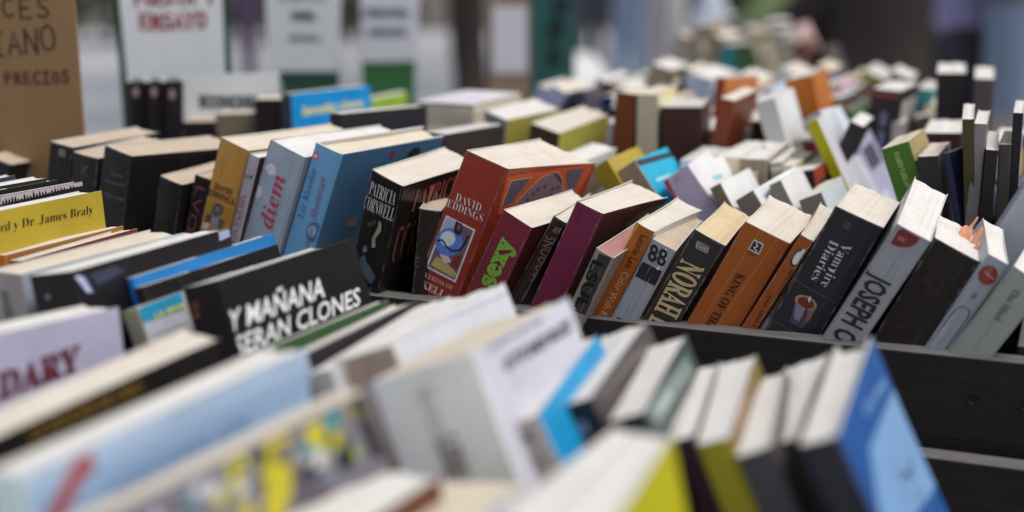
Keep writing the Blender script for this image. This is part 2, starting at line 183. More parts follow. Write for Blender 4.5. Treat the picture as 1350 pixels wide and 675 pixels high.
 'shadow':[('T','S','SNOOOOFTES','sans','6d5148',[[0.0022,0.1578],[0.0134,0.0979],[0.012,0.1598]],0.01,'lettering'),
  ('T','S','EDT','sans','8d6f66',[[0.0064,0.1636],[0.0061,0.1693],[0.0121,0.1645]],0.02,'lettering')],
 'plum':[('P','C','3c4a33',[[0.0546,0.1606],[0.0755,0.1712],[0.1122,0.1749],[0.1205,0.1657],[0.0812,0.1561],[0.0686,0.1472]],'picture',1),
  ('P','C','5a5a48',[[0.0708,0.1649],[0.1093,0.1714],[0.1117,0.1686],[0.0798,0.1611]],'picture',2),
  ('R','S','4a1c30',0.5,[[0.0077,0.1815],[0.0072,0.1694],[0.0065,0.1609]],'crease',2)],
 'worn':[('P','S','3b3836',[[0.0043,0.1522],[0.015,0.1537],[0.0189,0.0948],[0.0058,0.0929]],'label_patch',1),
  ('T','S','LSUL','sans','22201f',[[0.0015,0.1447],[0.0042,0.0967],[0.0108,0.1462]],0.03,'lettering')],
 'laurie':[('T','S','Laurie Lee','sans','2c211b',[[0.0085,0.1659],[0.0081,0.1338],[0.0146,0.1664]],0,'lettering'),
  ('T','S','Cider With Rosie','sans','c79873',[[0.0082,0.1297],[0.0055,0.0712],[0.0143,0.1303]],-0.005,'lettering'),
  ('R','S','b9a53a',1.2,[[0.0023,0.1723],[-0.0003,0.144],[0.0003,0.0759]],'border_line',1)],
 'torn':[('P','S','26252a',[[-0.0005,0.1376],[0.0191,0.1378],[0.0199,0.1235],[0.0011,0.1231]],'label_patch',1),
  ('T','S','88','sans','26252a',[[0.0035,0.141],[0.0193,0.1417],[0.0001,0.1555]],0.02,'lettering'),
  ('P','S','dcdfe6',[[0.0121,0.1545],[0.0129,0.1605],[0.0175,0.1493],[0.0159,0.1371],[0.0137,0.1374],[0.0154,0.1466]],'torn_paper',2),
  ('T','S','2i','sans','2c2b2e',[[0.0052,0.0787],[0.012,0.0795],[0.0042,0.0836]],0.03,'lettering')],
 'norah':[('T','S','NORAH L','serif','a8946f',[[0.0029,0.1415],[0.005,0.0764],[0.0229,0.1433]],0.018,'lettering'),
  ('T','S','CORONET','sans','b9b2b0',[[0.0084,0.1567],[0.0178,0.1569],[0.0075,0.1603]],0.01,'lettering'),
  ('R','S','aba4a2',0.5,[[0.0083,0.1555],[0.0067,0.1609],[0.0167,0.1617],[0.0185,0.1562],[0.0083,0.1555]],'emblem',2)],
 'king':[('P','S','d8cfc8',[[0.0129,0.1618],[0.0217,0.1618],[0.0226,0.152],[0.0129,0.152]],'emblem',1),
  ('P','S','2c2826',[[0.0138,0.1608],[0.0209,0.1608],[0.0215,0.153],[0.0138,0.153]],'emblem',2),
  ('R','S','d8cfc8',0.9,[[0.0158,0.1599],[0.0186,0.1577],[0.0161,0.1556],[0.0201,0.1537]],'emblem',3),
  ('T','S','· KING OF THE','serif','3a2013',[[0.0154,0.1347],[0.0142,0.0753],[0.0221,0.1348]],0.0,'lettering'),
  ('R','S','c07a45',0.35,[[0.0136,0.1704],[0.0098,0.0649]],'crease',1),
  ('R','S','b87442',0.35,[[0.0284,0.1699],[0.022,0.0719]],'crease',1),
  ('T','S','1291','sans','4a2a1a',[[0.0135,0.1486],[0.0212,0.1484],[0.0132,0.1511]],0,'lettering')],
 'prince':[('P','S','241d1a',[[0.0122,0.1619],[0.012,0.1598],[0.0116,0.1579],[0.0109,0.1562],[0.01,0.1548],[0.009,0.154],[0.0079,0.1536],[0.0069,0.1538],[0.0059,0.1545],[0.005,0.1558],[0.0044,0.1574],[0.004,0.1593],[0.0039,0.1613],[0.0041,0.1634],[0.0045,0.1654],[0.0052,0.167],[0.0061,0.1684],[0.0071,0.1692],[0.0082,0.1696],[0.0092,0.1694],[0.0102,0.1687],[0.0111,0.1675],[0.0117,0.1659],[0.0121,0.164]],'emblem',1),
  ('P','S','cfc7b8',[[0.0109,0.1618],[0.0108,0.1602],[0.0106,0.1586],[0.0102,0.1573],[0.0096,0.1562],[0.009,0.1555],[0.0082,0.1553],[0.0075,0.1554],[0.0067,0.156],[0.0061,0.1569],[0.0056,0.1582],[0.0052,0.1597],[0.005,0.1613],[0.0051,0.1629],[0.0053,0.1645],[0.0057,0.1658],[0.0063,0.1669],[0.0069,0.1676],[0.0077,0.1678],[0.0084,0.1677],[0.0092,0.1671],[0.0098,0.1662],[0.0103,0.1649],[0.0107,0.1634]],'emblem',2),
  ('P','S','cfc7b8',[[0.0074,0.168],[0.0083,0.1711],[0.0101,0.1704],[0.0099,0.1666]],'emblem',2),
  ('T','S','PRINCE LEOPOLD OF LOEWEN','serif','3d2013',[[0.0079,0.1513],[0.0137,0.0882],[0.0104,0.1515]],-0.005,'lettering'),
  ('T','S','AND MOLLY','serif','3d2013',[[0.0043,0.1241],[0.0076,0.0864],[0.0071,0.1244]],-0.005,'lettering'),
  ('R','S','8a4a25',0.35,[[0.0005,0.1784],[0.0002,0.0806]],'crease',1)],
 'vampire':[('T','S','Vampire','serif','aca8b2',[[0.0193,0.1646],[0.0203,0.125],[0.0268,0.1645]],-0.014,'lettering'),
  ('T','S','Diaries','serif','aca8b2',[[0.0098,0.1628],[0.0114,0.1263],[0.0169,0.1627]],-0.014,'lettering'),
  ('P','S','3d4352',[[0.0097,0.1019],[0.0264,0.1062],[0.0272,0.0924],[0.0238,0.0843],[0.0143,0.0856]],'picture',1),
  ('P','S','686d7e',[[0.0111,0.1011],[0.019,0.1023],[0.0215,0.0894],[0.0157,0.0894]],'picture',2),
  ('P','S','6a524f',[[0.0219,0.1016],[0.0265,0.1054],[0.0268,0.0945],[0.0246,0.0911]],'picture',2),
  ('P','S','8f6d5a',[[0.0265,0.1062],[0.0263,0.1047],[0.0254,0.1033],[0.024,0.1021],[0.0222,0.1012],[0.02,0.1007],[0.0177,0.1005],[0.0153,0.1007],[0.0131,0.1013],[0.0111,0.1022],[0.0096,0.1034],[0.0086,0.1048],[0.0082,0.1063],[0.0085,0.1078],[0.0093,0.1092],[0.0107,0.1104],[0.0125,0.1113],[0.0147,0.1118],[0.0171,0.112],[0.0194,0.1118],[0.0217,0.1112],[0.0236,0.1103],[0.0251,0.1091],[0.0261,0.1077]],'picture',3),
  ('P','S','5d2f20',[[0.0244,0.106],[0.0243,0.1049],[0.0236,0.1039],[0.0226,0.1031],[0.0212,0.1024],[0.0195,0.102],[0.0177,0.1019],[0.0159,0.1021],[0.0143,0.1025],[0.0128,0.1032],[0.0117,0.1041],[0.011,0.1051],[0.0107,0.1062],[0.0109,0.1073],[0.0115,0.1083],[0.0126,0.1092],[0.014,0.1098],[0.0156,0.1102],[0.0174,0.1103],[0.0192,0.1101],[0.0208,0.1097],[0.0223,0.109],[0.0234,0.1081],[0.0242,0.1071]],'picture',4),
  ('P','S','d5d8e0',[[0.0175,0.1097],[0.0178,0.1135],[0.0196,0.1107],[0.0198,0.1071]],'picture',5),
  ('R','S','5a2020',1.3,[[0.0197,0.1034],[0.0216,0.0984],[0.0208,0.0935],[0.0223,0.0853]],'picture',5),
  ('R','S','6d3a48',0.5,[[0.0012,0.1196],[0.0358,0.1166]],'border_line',2),
  ('R','S','5a3a38',0.5,[[-0.0002,0.0806],[0.0338,0.0781]],'border_line',2),
  ('P','S','3a3d42',[[0.0123,0.182],[0.0175,0.1818],[0.0176,0.1755],[0.0129,0.1759]],'picture',1)],
 'joseph':[('T','S','JOSEPH O','sans','2b292c',[[0.0036,0.1458],[0.0053,0.0812],[0.0219,0.1466]],0.026,'lettering'),
  ('P','S','6d2a2c',[[0.0036,0.1853],[0.0058,0.188],[0.0207,0.1876],[0.0207,0.1822],[0.0173,0.1769],[0.0114,0.1737],[0.0042,0.1726]],'emblem',1),
  ('T','S','DC','serif','a07874',[[0.0066,0.1784],[0.0138,0.1784],[0.0063,0.1822]],0,'emblem')],
 'script':[('R','S','40211a',0.8,[[0.0082,0.1521],[0.0136,0.1484],[0.023,0.1399],[0.0284,0.134]],'lettering',2),
  ('R','S','40211a',0.8,[[0.0084,0.1312],[0.011,0.137],[0.0156,0.1313],[0.0159,0.1216],[0.0139,0.1161]],'lettering',2),
  ('R','S','40211a',0.8,[[0.011,0.137],[0.0191,0.132],[0.0217,0.1229]],'lettering',2),
  ('R','S','40211a',0.8,[[0.0092,0.0975],[0.0102,0.1039],[0.0144,0.1035],[0.0151,0.0953],[0.0124,0.0908]],'lettering',2),
  ('R','S','40211a',0.8,[[0.0079,0.0822],[0.0098,0.0907],[0.0152,0.0882]],'lettering',2),
  ('R','S','40211a',0.8,[[0.0086,0.1229],[0.0092,0.1289]],'lettering',2)],
 'circle':[('P','S','76302a',[[0.0155,0.1568],[0.0156,0.1547],[0.0151,0.1527],[0.0142,0.151],[0.0129,0.1496],[0.0113,0.1487],[0.0095,0.1482],[0.0077,0.1483],[0.0059,0.149],[0.0042,0.1501],[0.0029,0.1516],[0.002,0.1534],[0.0015,0.1555],[0.0015,0.1575],[0.0019,0.1595],[0.0028,0.1612],[0.0041,0.1626],[0.0057,0.1635],[0.0075,0.164],[0.0094,0.1639],[0.0111,0.1632],[0.0128,0.1621],[0.0141,0.1606],[0.015,0.1588]],'emblem',1),
  ('R','S','c08a78',0.5,[[0.0042,0.1572],[0.0099,0.1574]],'emblem',3),
  ('R','S','c08a78',0.5,[[0.0064,0.1562],[0.0121,0.1564]],'emblem',3),
  ('R','S','c08a78',0.5,[[0.0086,0.1553],[0.0143,0.1555]],'emblem',3),
  ('T','S','98','sans','4f4c50',[[0.0063,0.1396],[0.0064,0.1347],[0.0105,0.1397]],0,'lettering'),
  ('R','S','2c2a2e',0.6,[[0.0003,0.0778],[0.0022,0.1149],[0.003,0.1211],[0.0052,0.125],[0.0098,0.126],[0.013,0.1235],[0.014,0.1191],[0.0134,0.0858]],'border_line',2)],
 'iliad':[('T','S','The Iliad','serif','55574f',[[0.0098,0.1483],[0.0118,0.1197],[0.015,0.1489]],0,'lettering')],
 'm3':[('T','S','new','sans','5f5a5c',[[0.0135,0.1601],[0.0308,0.1615],[0.0139,0.1636]],-0.005,'lettering'),
  ('T','S','moon','sans','5f5a5c',[[0.0075,0.1509],[0.0346,0.1532],[0.0077,0.1549]],-0.005,'lettering'),
  ('T','S','MEYER','sans','5a5557',[[0.0081,0.1366],[0.036,0.139],[0.0085,0.1401]],-0.005,'lettering')],
 'm1':[('P','S','6b6868',[[0.0117,0.1872],[0.0186,0.1874],[0.0186,0.1797],[0.0117,0.1795]],'emblem',1),
  ('R','S','2a2626',0.6,[[0.0127,0.1856],[0.0175,0.1856]],'emblem',2),
  ('R','S','2a2626',0.6,[[0.013,0.1833],[0.0178,0.1833]],'emblem',2),
  ('R','S','2a2626',0.6,[[0.0132,0.1811],[0.018,0.1811]],'emblem',2)],
 'm2':[('T','S','Z','serif','4b4746',[[0.0108,0.1665],[0.0188,0.1666],[0.0113,0.1755]],0,'emblem'),
  ('T','S','co','serif','3f3b3a',[[0.0145,0.1648],[0.0199,0.1645],[0.0152,0.1676]],0,'lettering')],
 'm4':[('T','S','TENEBRIA','sans','3b3636',[[0.0024,0.1414],[0.0239,0.1427],[0.0033,0.1509]],-0.01,'lettering'),
  ('T','S','SOMBRAS','sans','38302f',[[0.0021,0.1304],[0.0237,0.1319],[0.0031,0.1401]],-0.01,'lettering')],
 'm5':[('T','S','LVO','sans','6b3a3e',[[0.0044,0.1638],[0.0004,0.1173],[0.014,0.1635]],0.0,'lettering')],
 'braly':[('T','C','rd y Dr. James Braly','serif','3a3a1e',[[0.0343,0.2072],[0.137,0.2061],[0.0355,0.2139]],-0.012,'lettering')],
 'grass':[('P','C','b9aeb8',[[0.1504,0.2259],[0.1501,0.2224],[0.1248,0.2221],[0.1068,0.2209],[0.0557,0.2192],[0.0572,0.2261]],'picture',1),
  ('P','C','2a2026',[[0.0572,0.2186],[0.0589,0.2225],[0.0602,0.2212],[0.0604,0.2181]],'picture',2),
  ('P','C','2a2026',[[0.0605,0.2186],[0.0624,0.2238],[0.0636,0.2218],[0.0637,0.2181]],'picture',2),
  ('P','C','2a2026',[[0.0638,0.2186],[0.0656,0.2231],[0.0669,0.2215],[0.067,0.2181]],'picture',2),
  ('P','C','2a2026',[[0.0671,0.2186],[0.0691,0.2241],[0.0703,0.222],[0.0703,0.2181]],'picture',2),
  ('P','C','2a2026',[[0.0704,0.2186],[0.0724,0.2242],[0.0736,0.2221],[0.0736,0.2182]],'picture',2),
  ('P','C','2a2026',[[0.0737,0.2186],[0.0753,0.2218],[0.0767,0.2209],[0.077,0.2182]],'picture',2),
  ('P','C','2a2026',[[0.0771,0.2186],[0.0786,0.2216],[0.0801,0.2208],[0.0804,0.2182]],'picture',2),
  ('P','C','2a2026',[[0.0805,0.2186],[0.0827,0.2252],[0.0838,0.2226],[0.0838,0.2182]],'picture',2),
  ('P','C','2a2026',[[0.0839,0.2186],[0.0856,0.2227],[0.087,0.2213],[0.0872,0.2182]],'picture',2),
  ('P','C','2a2026',[[0.0873,0.2186],[0.089,0.2226],[0.0904,0.2213],[0.0906,0.2182]],'picture',2),
  ('P','C','2a2026',[[0.0907,0.2186],[0.0931,0.226],[0.0942,0.2229],[0.094,0.2182]],'picture',2),
  ('P','C','2a2026',[[0.0941,0.2187],[0.0961,0.2237],[0.0974,0.2218],[0.0975,0.2182]],'picture',2),
  ('P','C','2a2026',[[0.0976,0.2187],[0.0999,0.2253],[0.101,0.2226],[0.101,0.2182]],'picture',2),
  ('P','C','2a2026',[[0.1011,0.2187],[0.103,0.2238],[0.1044,0.2219],[0.1044,0.2182]],'picture',2),
  ('P','C','2a2026',[[0.1045,0.2187],[0.1067,0.2245],[0.1079,0.2222],[0.108,0.2182]],'picture',2),
  ('P','C','2a2026',[[0.1081,0.2187],[0.1097,0.2224],[0.1112,0.2212],[0.1115,0.2182]],'picture',2),
  ('P','C','2a2026',[[0.1116,0.2187],[0.1137,0.2245],[0.115,0.2223],[0.115,0.2182]],'picture',2),
  ('P','C','2a2026',[[0.1151,0.2187],[0.1175,0.2256],[0.1187,0.2228],[0.1186,0.2182]],'picture',2),
  ('P','C','2a2026',[[0.1187,0.2187],[0.1207,0.2241],[0.1221,0.222],[0.1222,0.2182]],'picture',2),
  ('P','C','2a2026',[[0.1223,0.2187],[0.1245,0.2251],[0.1258,0.2225],[0.1258,0.2182]],'picture',2),
  ('P','C','2a2026',[[0.1259,0.2187],[0.1281,0.2248],[0.1294,0.2224],[0.1294,0.2182]],'picture',2),
  ('P','C','2a2026',[[0.1295,0.2187],[0.1311,0.2221],[0.1327,0.2211],[0.1331,0.2182]],'picture',2),
  ('P','C','2a2026',[[0.1332,0.2187],[0.1355,0.2252],[0.1367,0.2226],[0.1367,0.2182]],'picture',2),
  ('P','C','2a2026',[[0.1368,0.2187],[0.139,0.2245],[0.1403,0.2223],[0.1404,0.2182]],'picture',2),
  ('P','C','2a2026',[[0.1405,0.2187],[0.1424,0.2232],[0.1439,0.2216],[0.1441,0.2183]],'picture',2),
  ('P','C','2a2026',[[0.1442,0.2187],[0.1458,0.222],[0.1475,0.221],[0.1478,0.2183]],'picture',2)],
 'clones':[('T','C','Y MAÑANA','sans','e9eef6',[[-0.0056,0.1782],[0.0962,0.1798],[-0.0003,0.1923]],0.018,'lettering'),
  ('T','C','SERAN CLONES','sans','e9eef6',[[-0.0048,0.1618],[0.1298,0.1653],[-0.0,0.1746]],0.018,'lettering'),
  ('P','S','5a3020',[[0.0048,0.204],[0.0115,0.2038],[0.01,0.1977],[0.0036,0.1973]],'picture',1),
  ('P','S','70401f',[[0.0037,0.1957],[0.0093,0.1958],[0.0088,0.1927],[0.0039,0.1925]],'picture',1)],
 'black':[('P','C','6f7fb0',[[-0.0011,0.2089],[0.0094,0.2076],[0.0142,0.195],[0.0077,0.1965]],'picture',1),
  ('P','C','c5cbe6',[[0.0005,0.2096],[0.0057,0.2089],[0.0119,0.1966],[0.0084,0.1963]],'picture',2),
  ('P','C','3c3f58',[[0.0136,0.2078],[0.0366,0.2092],[0.0459,0.2035],[0.018,0.1984]],'picture',1),
  ('P','C','9aa6c8',[[0.1452,0.2122],[0.1566,0.2124],[0.1566,0.2065],[0.1441,0.2054]],'picture',1),
  ('P','S','6a6466',[[0.0171,0.1973],[0.0169,0.1967],[0.0165,0.1962],[0.0159,0.1957],[0.0153,0.1954],[0.0146,0.1952],[0.0139,0.1951],[0.0133,0.1953],[0.0127,0.1956],[0.0123,0.196],[0.0121,0.1965],[0.012,0.1971],[0.0121,0.1977],[0.0124,0.1983],[0.0128,0.1989],[0.0133,0.1993],[0.014,0.1997],[0.0146,0.1999],[0.0153,0.1999],[0.0159,0.1998],[0.0165,0.1995],[0.0169,0.1991],[0.0172,0.1985],[0.0172,0.198]],'emblem',1)],
 'cream':[('T','S','ANGEL','sans','4a4445',[[0.0108,0.1917],[0.0129,0.1704],[0.0205,0.1936]],0.01,'lettering')],
 'blue':[('P','C','9db4e0',[[-0.0412,0.2097],[-0.0185,0.2106],[-0.0183,0.2073],[-0.0399,0.2057]],'picture',1)],
 'teal':[('P','C','2590b8',[[0.0007,0.1974],[0.0466,0.1983],[0.0443,0.186],[-0.0014,0.1872]],'picture',1),
  ('P','C','b8bac6',[[-0.0012,0.186],[0.0438,0.185],[0.0429,0.1768],[-0.0014,0.178]],'picture',1),
  ('T','C','LA MAR','sans','c9cf4a',[[0.0119,0.187],[0.0449,0.187],[0.0132,0.191]],0.03,'lettering'),
  ('P','S','a3a03a',[[0.002,0.1947],[0.0016,0.1939],[0.0011,0.1932],[0.0006,0.1927],[0.0,0.1923],[-0.0005,0.1921],[-0.0009,0.1921],[-0.0012,0.1923],[-0.0015,0.1926],[-0.0015,0.1932],[-0.0015,0.1938],[-0.0013,0.1946],[-0.001,0.1953],[-0.0005,0.1961],[-0.0,0.1968],[0.0005,0.1973],[0.001,0.1977],[0.0015,0.1979],[0.002,0.1979],[0.0023,0.1978],[0.0025,0.1974],[0.0026,0.1968],[0.0026,0.1962],[0.0024,0.1954]],'picture',1)],
 'dtv':[('T','C','ZWEISPRACHIG LESEN','sans','757089',[[0.0122,0.2106],[0.086,0.2099],[0.0126,0.2135]],0.01,'lettering'),
  ('T','C','OTTI INDI RUZZ','sans','3e3a48',[[0.0244,0.196],[0.1176,0.1961],[0.0271,0.2031]],0.04,'lettering'),
  ('R','C','d08a8c',1.6,[[0.0346,0.1904],[0.0343,0.1843]],'lettering',2),
  ('T','S','LESE','sans','6a6062',[[0.0263,0.1762],[0.0257,0.153],[0.0393,0.1759]],0.05,'lettering'),
  ('T','S','BUCH','sans','9a9092',[[0.027,0.2045],[0.0264,0.1753],[0.0334,0.2041]],0.02,'lettering')],
 'whiteb':[('R','C','a9a6bc',0.8,[[0.0033,0.2016],[0.1435,0.1941]],'border_line',2),
  ('P','S','a38f7f',[[0.0021,0.1976],[0.0412,0.2011],[0.042,0.1852],[0.0016,0.1801]],'label_patch',1)],
 'cyan':[('P','S','4a4546',[[0.0066,0.1917],[0.012,0.1915],[0.0108,0.1863],[0.0054,0.1865]],'emblem',1),
  ('P','S','6a6466',[[0.0014,0.1761],[0.0131,0.1765],[0.0123,0.173],[0.0011,0.1725]],'label_patch',1),
  ('R','S','4c4446',1.4,[[-0.0008,0.1967],[-0.0054,0.1677]],'border_line',2)],
 'fb1':[('P','S','8f95a0',[[0.0161,0.178],[0.0158,0.1769],[0.0153,0.1758],[0.0145,0.1749],[0.0136,0.1742],[0.0126,0.1738],[0.0115,0.1737],[0.0105,0.1738],[0.0096,0.1743],[0.0088,0.175],[0.0083,0.1759],[0.0081,0.177],[0.0081,0.1781],[0.0084,0.1793],[0.0089,0.1803],[0.0097,0.1812],[0.0106,0.1819],[0.0117,0.1823],[0.0127,0.1825],[0.0137,0.1823],[0.0146,0.1818],[0.0154,0.1811],[0.0159,0.1802],[0.0162,0.1791]],'emblem',1),
  ('P','S','24242a',[[0.0146,0.178],[0.0144,0.1773],[0.0141,0.1766],[0.0136,0.176],[0.0131,0.1755],[0.0124,0.1753],[0.0117,0.1752],[0.0111,0.1753],[0.0105,0.1756],[0.0101,0.1761],[0.0098,0.1767],[0.0096,0.1774],[0.0096,0.1781],[0.0098,0.1789],[0.0101,0.1796],[0.0106,0.1801],[0.0112,0.1806],[0.0118,0.1809],[0.0125,0.1809],[0.0131,0.1808],[0.0137,0.1805],[0.0142,0.1801],[0.0145,0.1794],[0.0146,0.1787]],'emblem',2),
  ('R','S','8f95a0',1.2,[[0.009,0.1779],[0.0152,0.1782]],'emblem',3),
  ('R','C','85808f',1.2,[[0.0092,0.18],[0.1173,0.1758]],'border_line',2),
  ('P','C','6b605f',[[0.0187,0.1881],[0.1184,0.186],[0.1143,0.1801],[0.0178,0.1822]],'picture',1)],
 'fb2':[('P','C','7f8f8c',[[0.0038,0.1894],[0.1161,0.1838],[0.1199,0.1721],[0.0169,0.1773]],'picture',1),
  ('P','C','a9b5b3',[[0.0194,0.1856],[0.0597,0.1834],[0.0616,0.1768],[0.0259,0.1793]],'picture',2)],
 'fy':[('P','C','8d6a45',[[0.0137,0.1844],[0.1134,0.1825],[0.1063,0.1751],[0.0142,0.175]],'picture',1),
  ('P','C','c9a58a',[[0.0261,0.186],[0.0623,0.1853],[0.0575,0.18],[0.022,0.1799]],'picture',2),
  ('P','C','8a7a2a',[[0.0853,0.1834],[0.1235,0.1827],[0.1178,0.1757],[0.0821,0.1772]],'picture',2)],
 'hard':[('P','C','7fa8d6',[[0.1506,0.1748],[0.152,0.1084],[0.0353,0.1366],[0.0092,0.1586],[0.0461,0.1812]],'picture',1),
  ('T','C','Cuentos','script','7ea6dc',[[0.0666,0.191],[0.1388,0.1827],[0.0646,0.1974]],0.03,'lettering'),
  ('R','C','3a3a52',2.0,[[0.0826,0.157],[0.0767,0.1535],[0.0799,0.1492]],'lettering',2),
  ('R','C','3a3a52',2.0,[[0.1243,0.1425],[0.1156,0.1395],[0.1021,0.1408],[0.0952,0.1382]],'lettering',2),
  ('R','C','3a3a52',2.0,[[0.0788,0.1469],[0.0991,0.1422],[0.1087,0.1348]],'lettering',2),
  ('R','C','3a3a52',2.0,[[0.0792,0.1429],[0.0721,0.1392],[0.0733,0.1344]],'lettering',2),
  ('R','C','3a3a52',2.0,[[0.1063,0.1301],[0.1039,0.1254],[0.0952,0.1257]],'lettering',2),
  ('R','C','3d6fb4',2.2,[[0.1584,0.1096],[0.1053,0.1129]],'border_line',2)],
 'ndary':[('T','C','DARY','serif','6a3342',[[0.0661,0.1591],[0.1279,0.1649],[0.068,0.1753]],0.03,'lettering')],
 'ngold':[('T','C','LA NOCHE DE ORO','sans','8a6a2c',[[0.0329,0.1858],[0.1172,0.1847],[0.0319,0.1939]],0.03,'lettering')],
 'nblue':[('R','C','b0453f',9,[[0.0117,0.1845],[0.0238,0.194],[0.0331,0.2021],[0.042,0.2033]],'picture',2),
  ('P','C','9fbcdc',[[-0.0096,0.2002],[0.2046,0.1987],[0.2062,0.1851],[0.1063,0.1836],[0.0092,0.1855]],'picture',1),
  ('T','C','HORIZONTE AZUL','sans','86a6cc',[[0.0515,0.182],[0.1558,0.1836],[0.0512,0.1899]],0.02,'lettering')],
 'ncomic':[('P','C','c9bd2e',[[0.0983,0.1988],[0.1097,0.1988],[0.1076,0.1841],[0.0965,0.1813]],'picture',1),
  ('P','C','c2b62c',[[0.1228,0.1997],[0.1362,0.1992],[0.131,0.1746],[0.1181,0.1611],[0.109,0.165]],'picture',1),
  ('P','C','2f2a33',[[0.1137,0.198],[0.1215,0.1987],[0.1158,0.1808],[0.1097,0.1796]],'picture',1),
  ('P','C','c9bd2e',[[0.1455,0.1973],[0.1581,0.1981],[0.1568,0.1838],[0.1471,0.1813]],'picture',1),
  ('P','C','d9d4d8',[[0.1416,0.1896],[0.1465,0.1838],[0.1476,0.1757],[0.1402,0.1805]],'picture',1),
  ('P','C','3d8f9a',[[0.1608,0.1998],[0.1688,0.1988],[0.167,0.1858],[0.1783,0.1756],[0.1718,0.1701],[0.1584,0.1769]],'picture',1),
  ('P','C','2f2a33',[[0.1786,0.1993],[0.1874,0.1994],[0.1915,0.1665],[0.1838,0.167]],'picture',1),
  ('P','C','5c5560',[[0.133,0.1853],[0.1429,0.1768],[0.154,0.1654],[0.1387,0.1523],[0.1257,0.1578]],'picture',1),
  ('P','C','6f8fa6',[[0.1488,0.1791],[0.1558,0.1756],[0.1477,0.1679],[0.1431,0.1721]],'picture',1),
  ('P','C','a8a238',[[0.1751,0.1998],[0.1782,0.1994],[0.1767,0.1928],[0.1736,0.1932]],'picture',1),
  ('P','C','c9bd2e',[[0.066,0.1786],[0.0694,0.1783],[0.0681,0.1726],[0.0649,0.1705],[0.0636,0.1737]],'picture',2),
  ('P','C','c9bd2e',[[0.0559,0.1819],[0.0608,0.1815],[0.06,0.1763],[0.0561,0.1755],[0.0537,0.1785]],'picture',3),
  ('P','C','d6d2d4',[[0.1001,0.1879],[0.1055,0.1875],[0.1049,0.183],[0.1009,0.1826],[0.098,0.1852]],'picture',4),
  ('P','C','d6d2d4',[[0.0541,0.1932],[0.057,0.193],[0.0562,0.1891],[0.0537,0.188],[0.0524,0.1902]],'picture',5),
  ('P','C','c9bd2e',[[0.0988,0.1785],[0.1052,0.178],[0.104,0.1712],[0.0989,0.1699],[0.0958,0.1738]],'picture',6),
  ('P','C','5f5b30',[[0.1827,0.195],[0.1898,0.1945],[0.189,0.1885],[0.1835,0.1877],[0.1798,0.1911]],'picture',2),
  ('P','C','6f8fa6',[[0.0503,0.1932],[0.0534,0.193],[0.0518,0.1868],[0.0487,0.1842],[0.0476,0.1876]],'picture',3),
  ('P','C','c9bd2e',[[0.1638,0.1837],[0.1682,0.1834],[0.1677,0.1796],[0.1643,0.1791],[0.162,0.1813]],'picture',4),
  ('P','C','8a8690',[[0.1061,0.1932],[0.1136,0.1927],[0.1126,0.1858],[0.1069,0.1849],[0.103,0.1889]],'picture',5),
  ('P','C','b8ae30',[[0.1631,0.1903],[0.1686,0.1899],[0.1668,0.1824],[0.162,0.1799],[0.1596,0.1841]],'picture',6),
  ('P','C','4a4650',[[0.06,0.1859],[0.065,0.1855],[0.0643,0.1806],[0.0605,0.18],[0.0579,0.1828]],'picture',2),
  ('P','C','b8ae30',[[0.1693,0.1778],[0.1757,0.1772],[0.1751,0.1722],[0.1703,0.1719],[0.1669,0.1748]],'picture',3),
  ('P','C','6f8fa6',[[0.0875,0.1916],[0.0934,0.1912],[0.092,0.1841],[0.0871,0.1823],[0.0844,0.1863]],'picture',4),
  ('P','C','2a2630',[[0.166,0.1845],[0.1714,0.1841],[0.1696,0.1764],[0.1647,0.1739],[0.1625,0.1781]],'picture',5),
  ('P','C','d6d2d4',[[0.086,0.192],[0.0908,0.1917],[0.09,0.1866],[0.0862,0.1856],[0.0837,0.1885]],'picture',6),
  ('P','C','c9bd2e',[[0.0635,0.1898],[0.0671,0.1896],[0.0658,0.184],[0.0626,0.1821],[0.0611,0.1851]],'picture',2),
  ('P','C','d6d2d4',[[0.0643,0.1825],[0.0684,0.1822],[0.068,0.1787],[0.065,0.1786],[0.0628,0.1806]],'picture',3),
  ('P','C','d6d2d4',[[0.0865,0.194],[0.0914,0.1936],[0.0908,0.1891],[0.087,0.1885],[0.0845,0.1911]],'picture',4),
  ('P','C','c9bd2e',[[0.115,0.1886],[0.1186,0.1883],[0.1181,0.1848],[0.1152,0.1842],[0.1134,0.1863]],'picture',5),
  ('P','C','b8ae30',[[0.0445,0.1851],[0.0502,0.1846],[0.0493,0.1787],[0.0449,0.1778],[0.042,0.1812]],'picture',6),
  ('P','C','c9bd2e',[[0.15,0.1857],[0.157,0.1852],[0.1553,0.1768],[0.1494,0.1745],[0.1461,0.1792]],'picture',2),
  ('P','C','c9bd2e',[[0.0617,0.1797],[0.066,0.1793],[0.0648,0.1735],[0.0611,0.1718],[0.0592,0.1751]],'picture',3),
  ('P','C','3d8f9a',[[0.1415,0.1892],[0.1498,0.1887],[0.1496,0.1838],[0.1439,0.1845],[0.1392,0.1875]],'picture',4),
  ('P','C','8a8690',[[0.0645,0.1804],[0.0676,0.1801],[0.0658,0.1736],[0.0627,0.1708],[0.0618,0.1743]],'picture',5),
  ('P','C','2a2630',[[0.0635,0.191],[0.0682,0.1907],[0.0677,0.1866],[0.0642,0.1863],[0.0618,0.1887]],'picture',6),
  ('P','C','c9bd2e',[[0.1202,0.1866],[0.1257,0.1862],[0.1252,0.1817],[0.1211,0.1813],[0.1181,0.184]],'picture',2),
  ('P','C','6f8fa6',[[0.0531,0.1837],[0.0585,0.1833],[0.0573,0.1768],[0.0528,0.1753],[0.0503,0.179]],'picture',3),
  ('P','C','4a4650',[[0.1359,0.1815],[0.1416,0.1811],[0.1407,0.1755],[0.1362,0.1746],[0.1334,0.1778]],'picture',4),
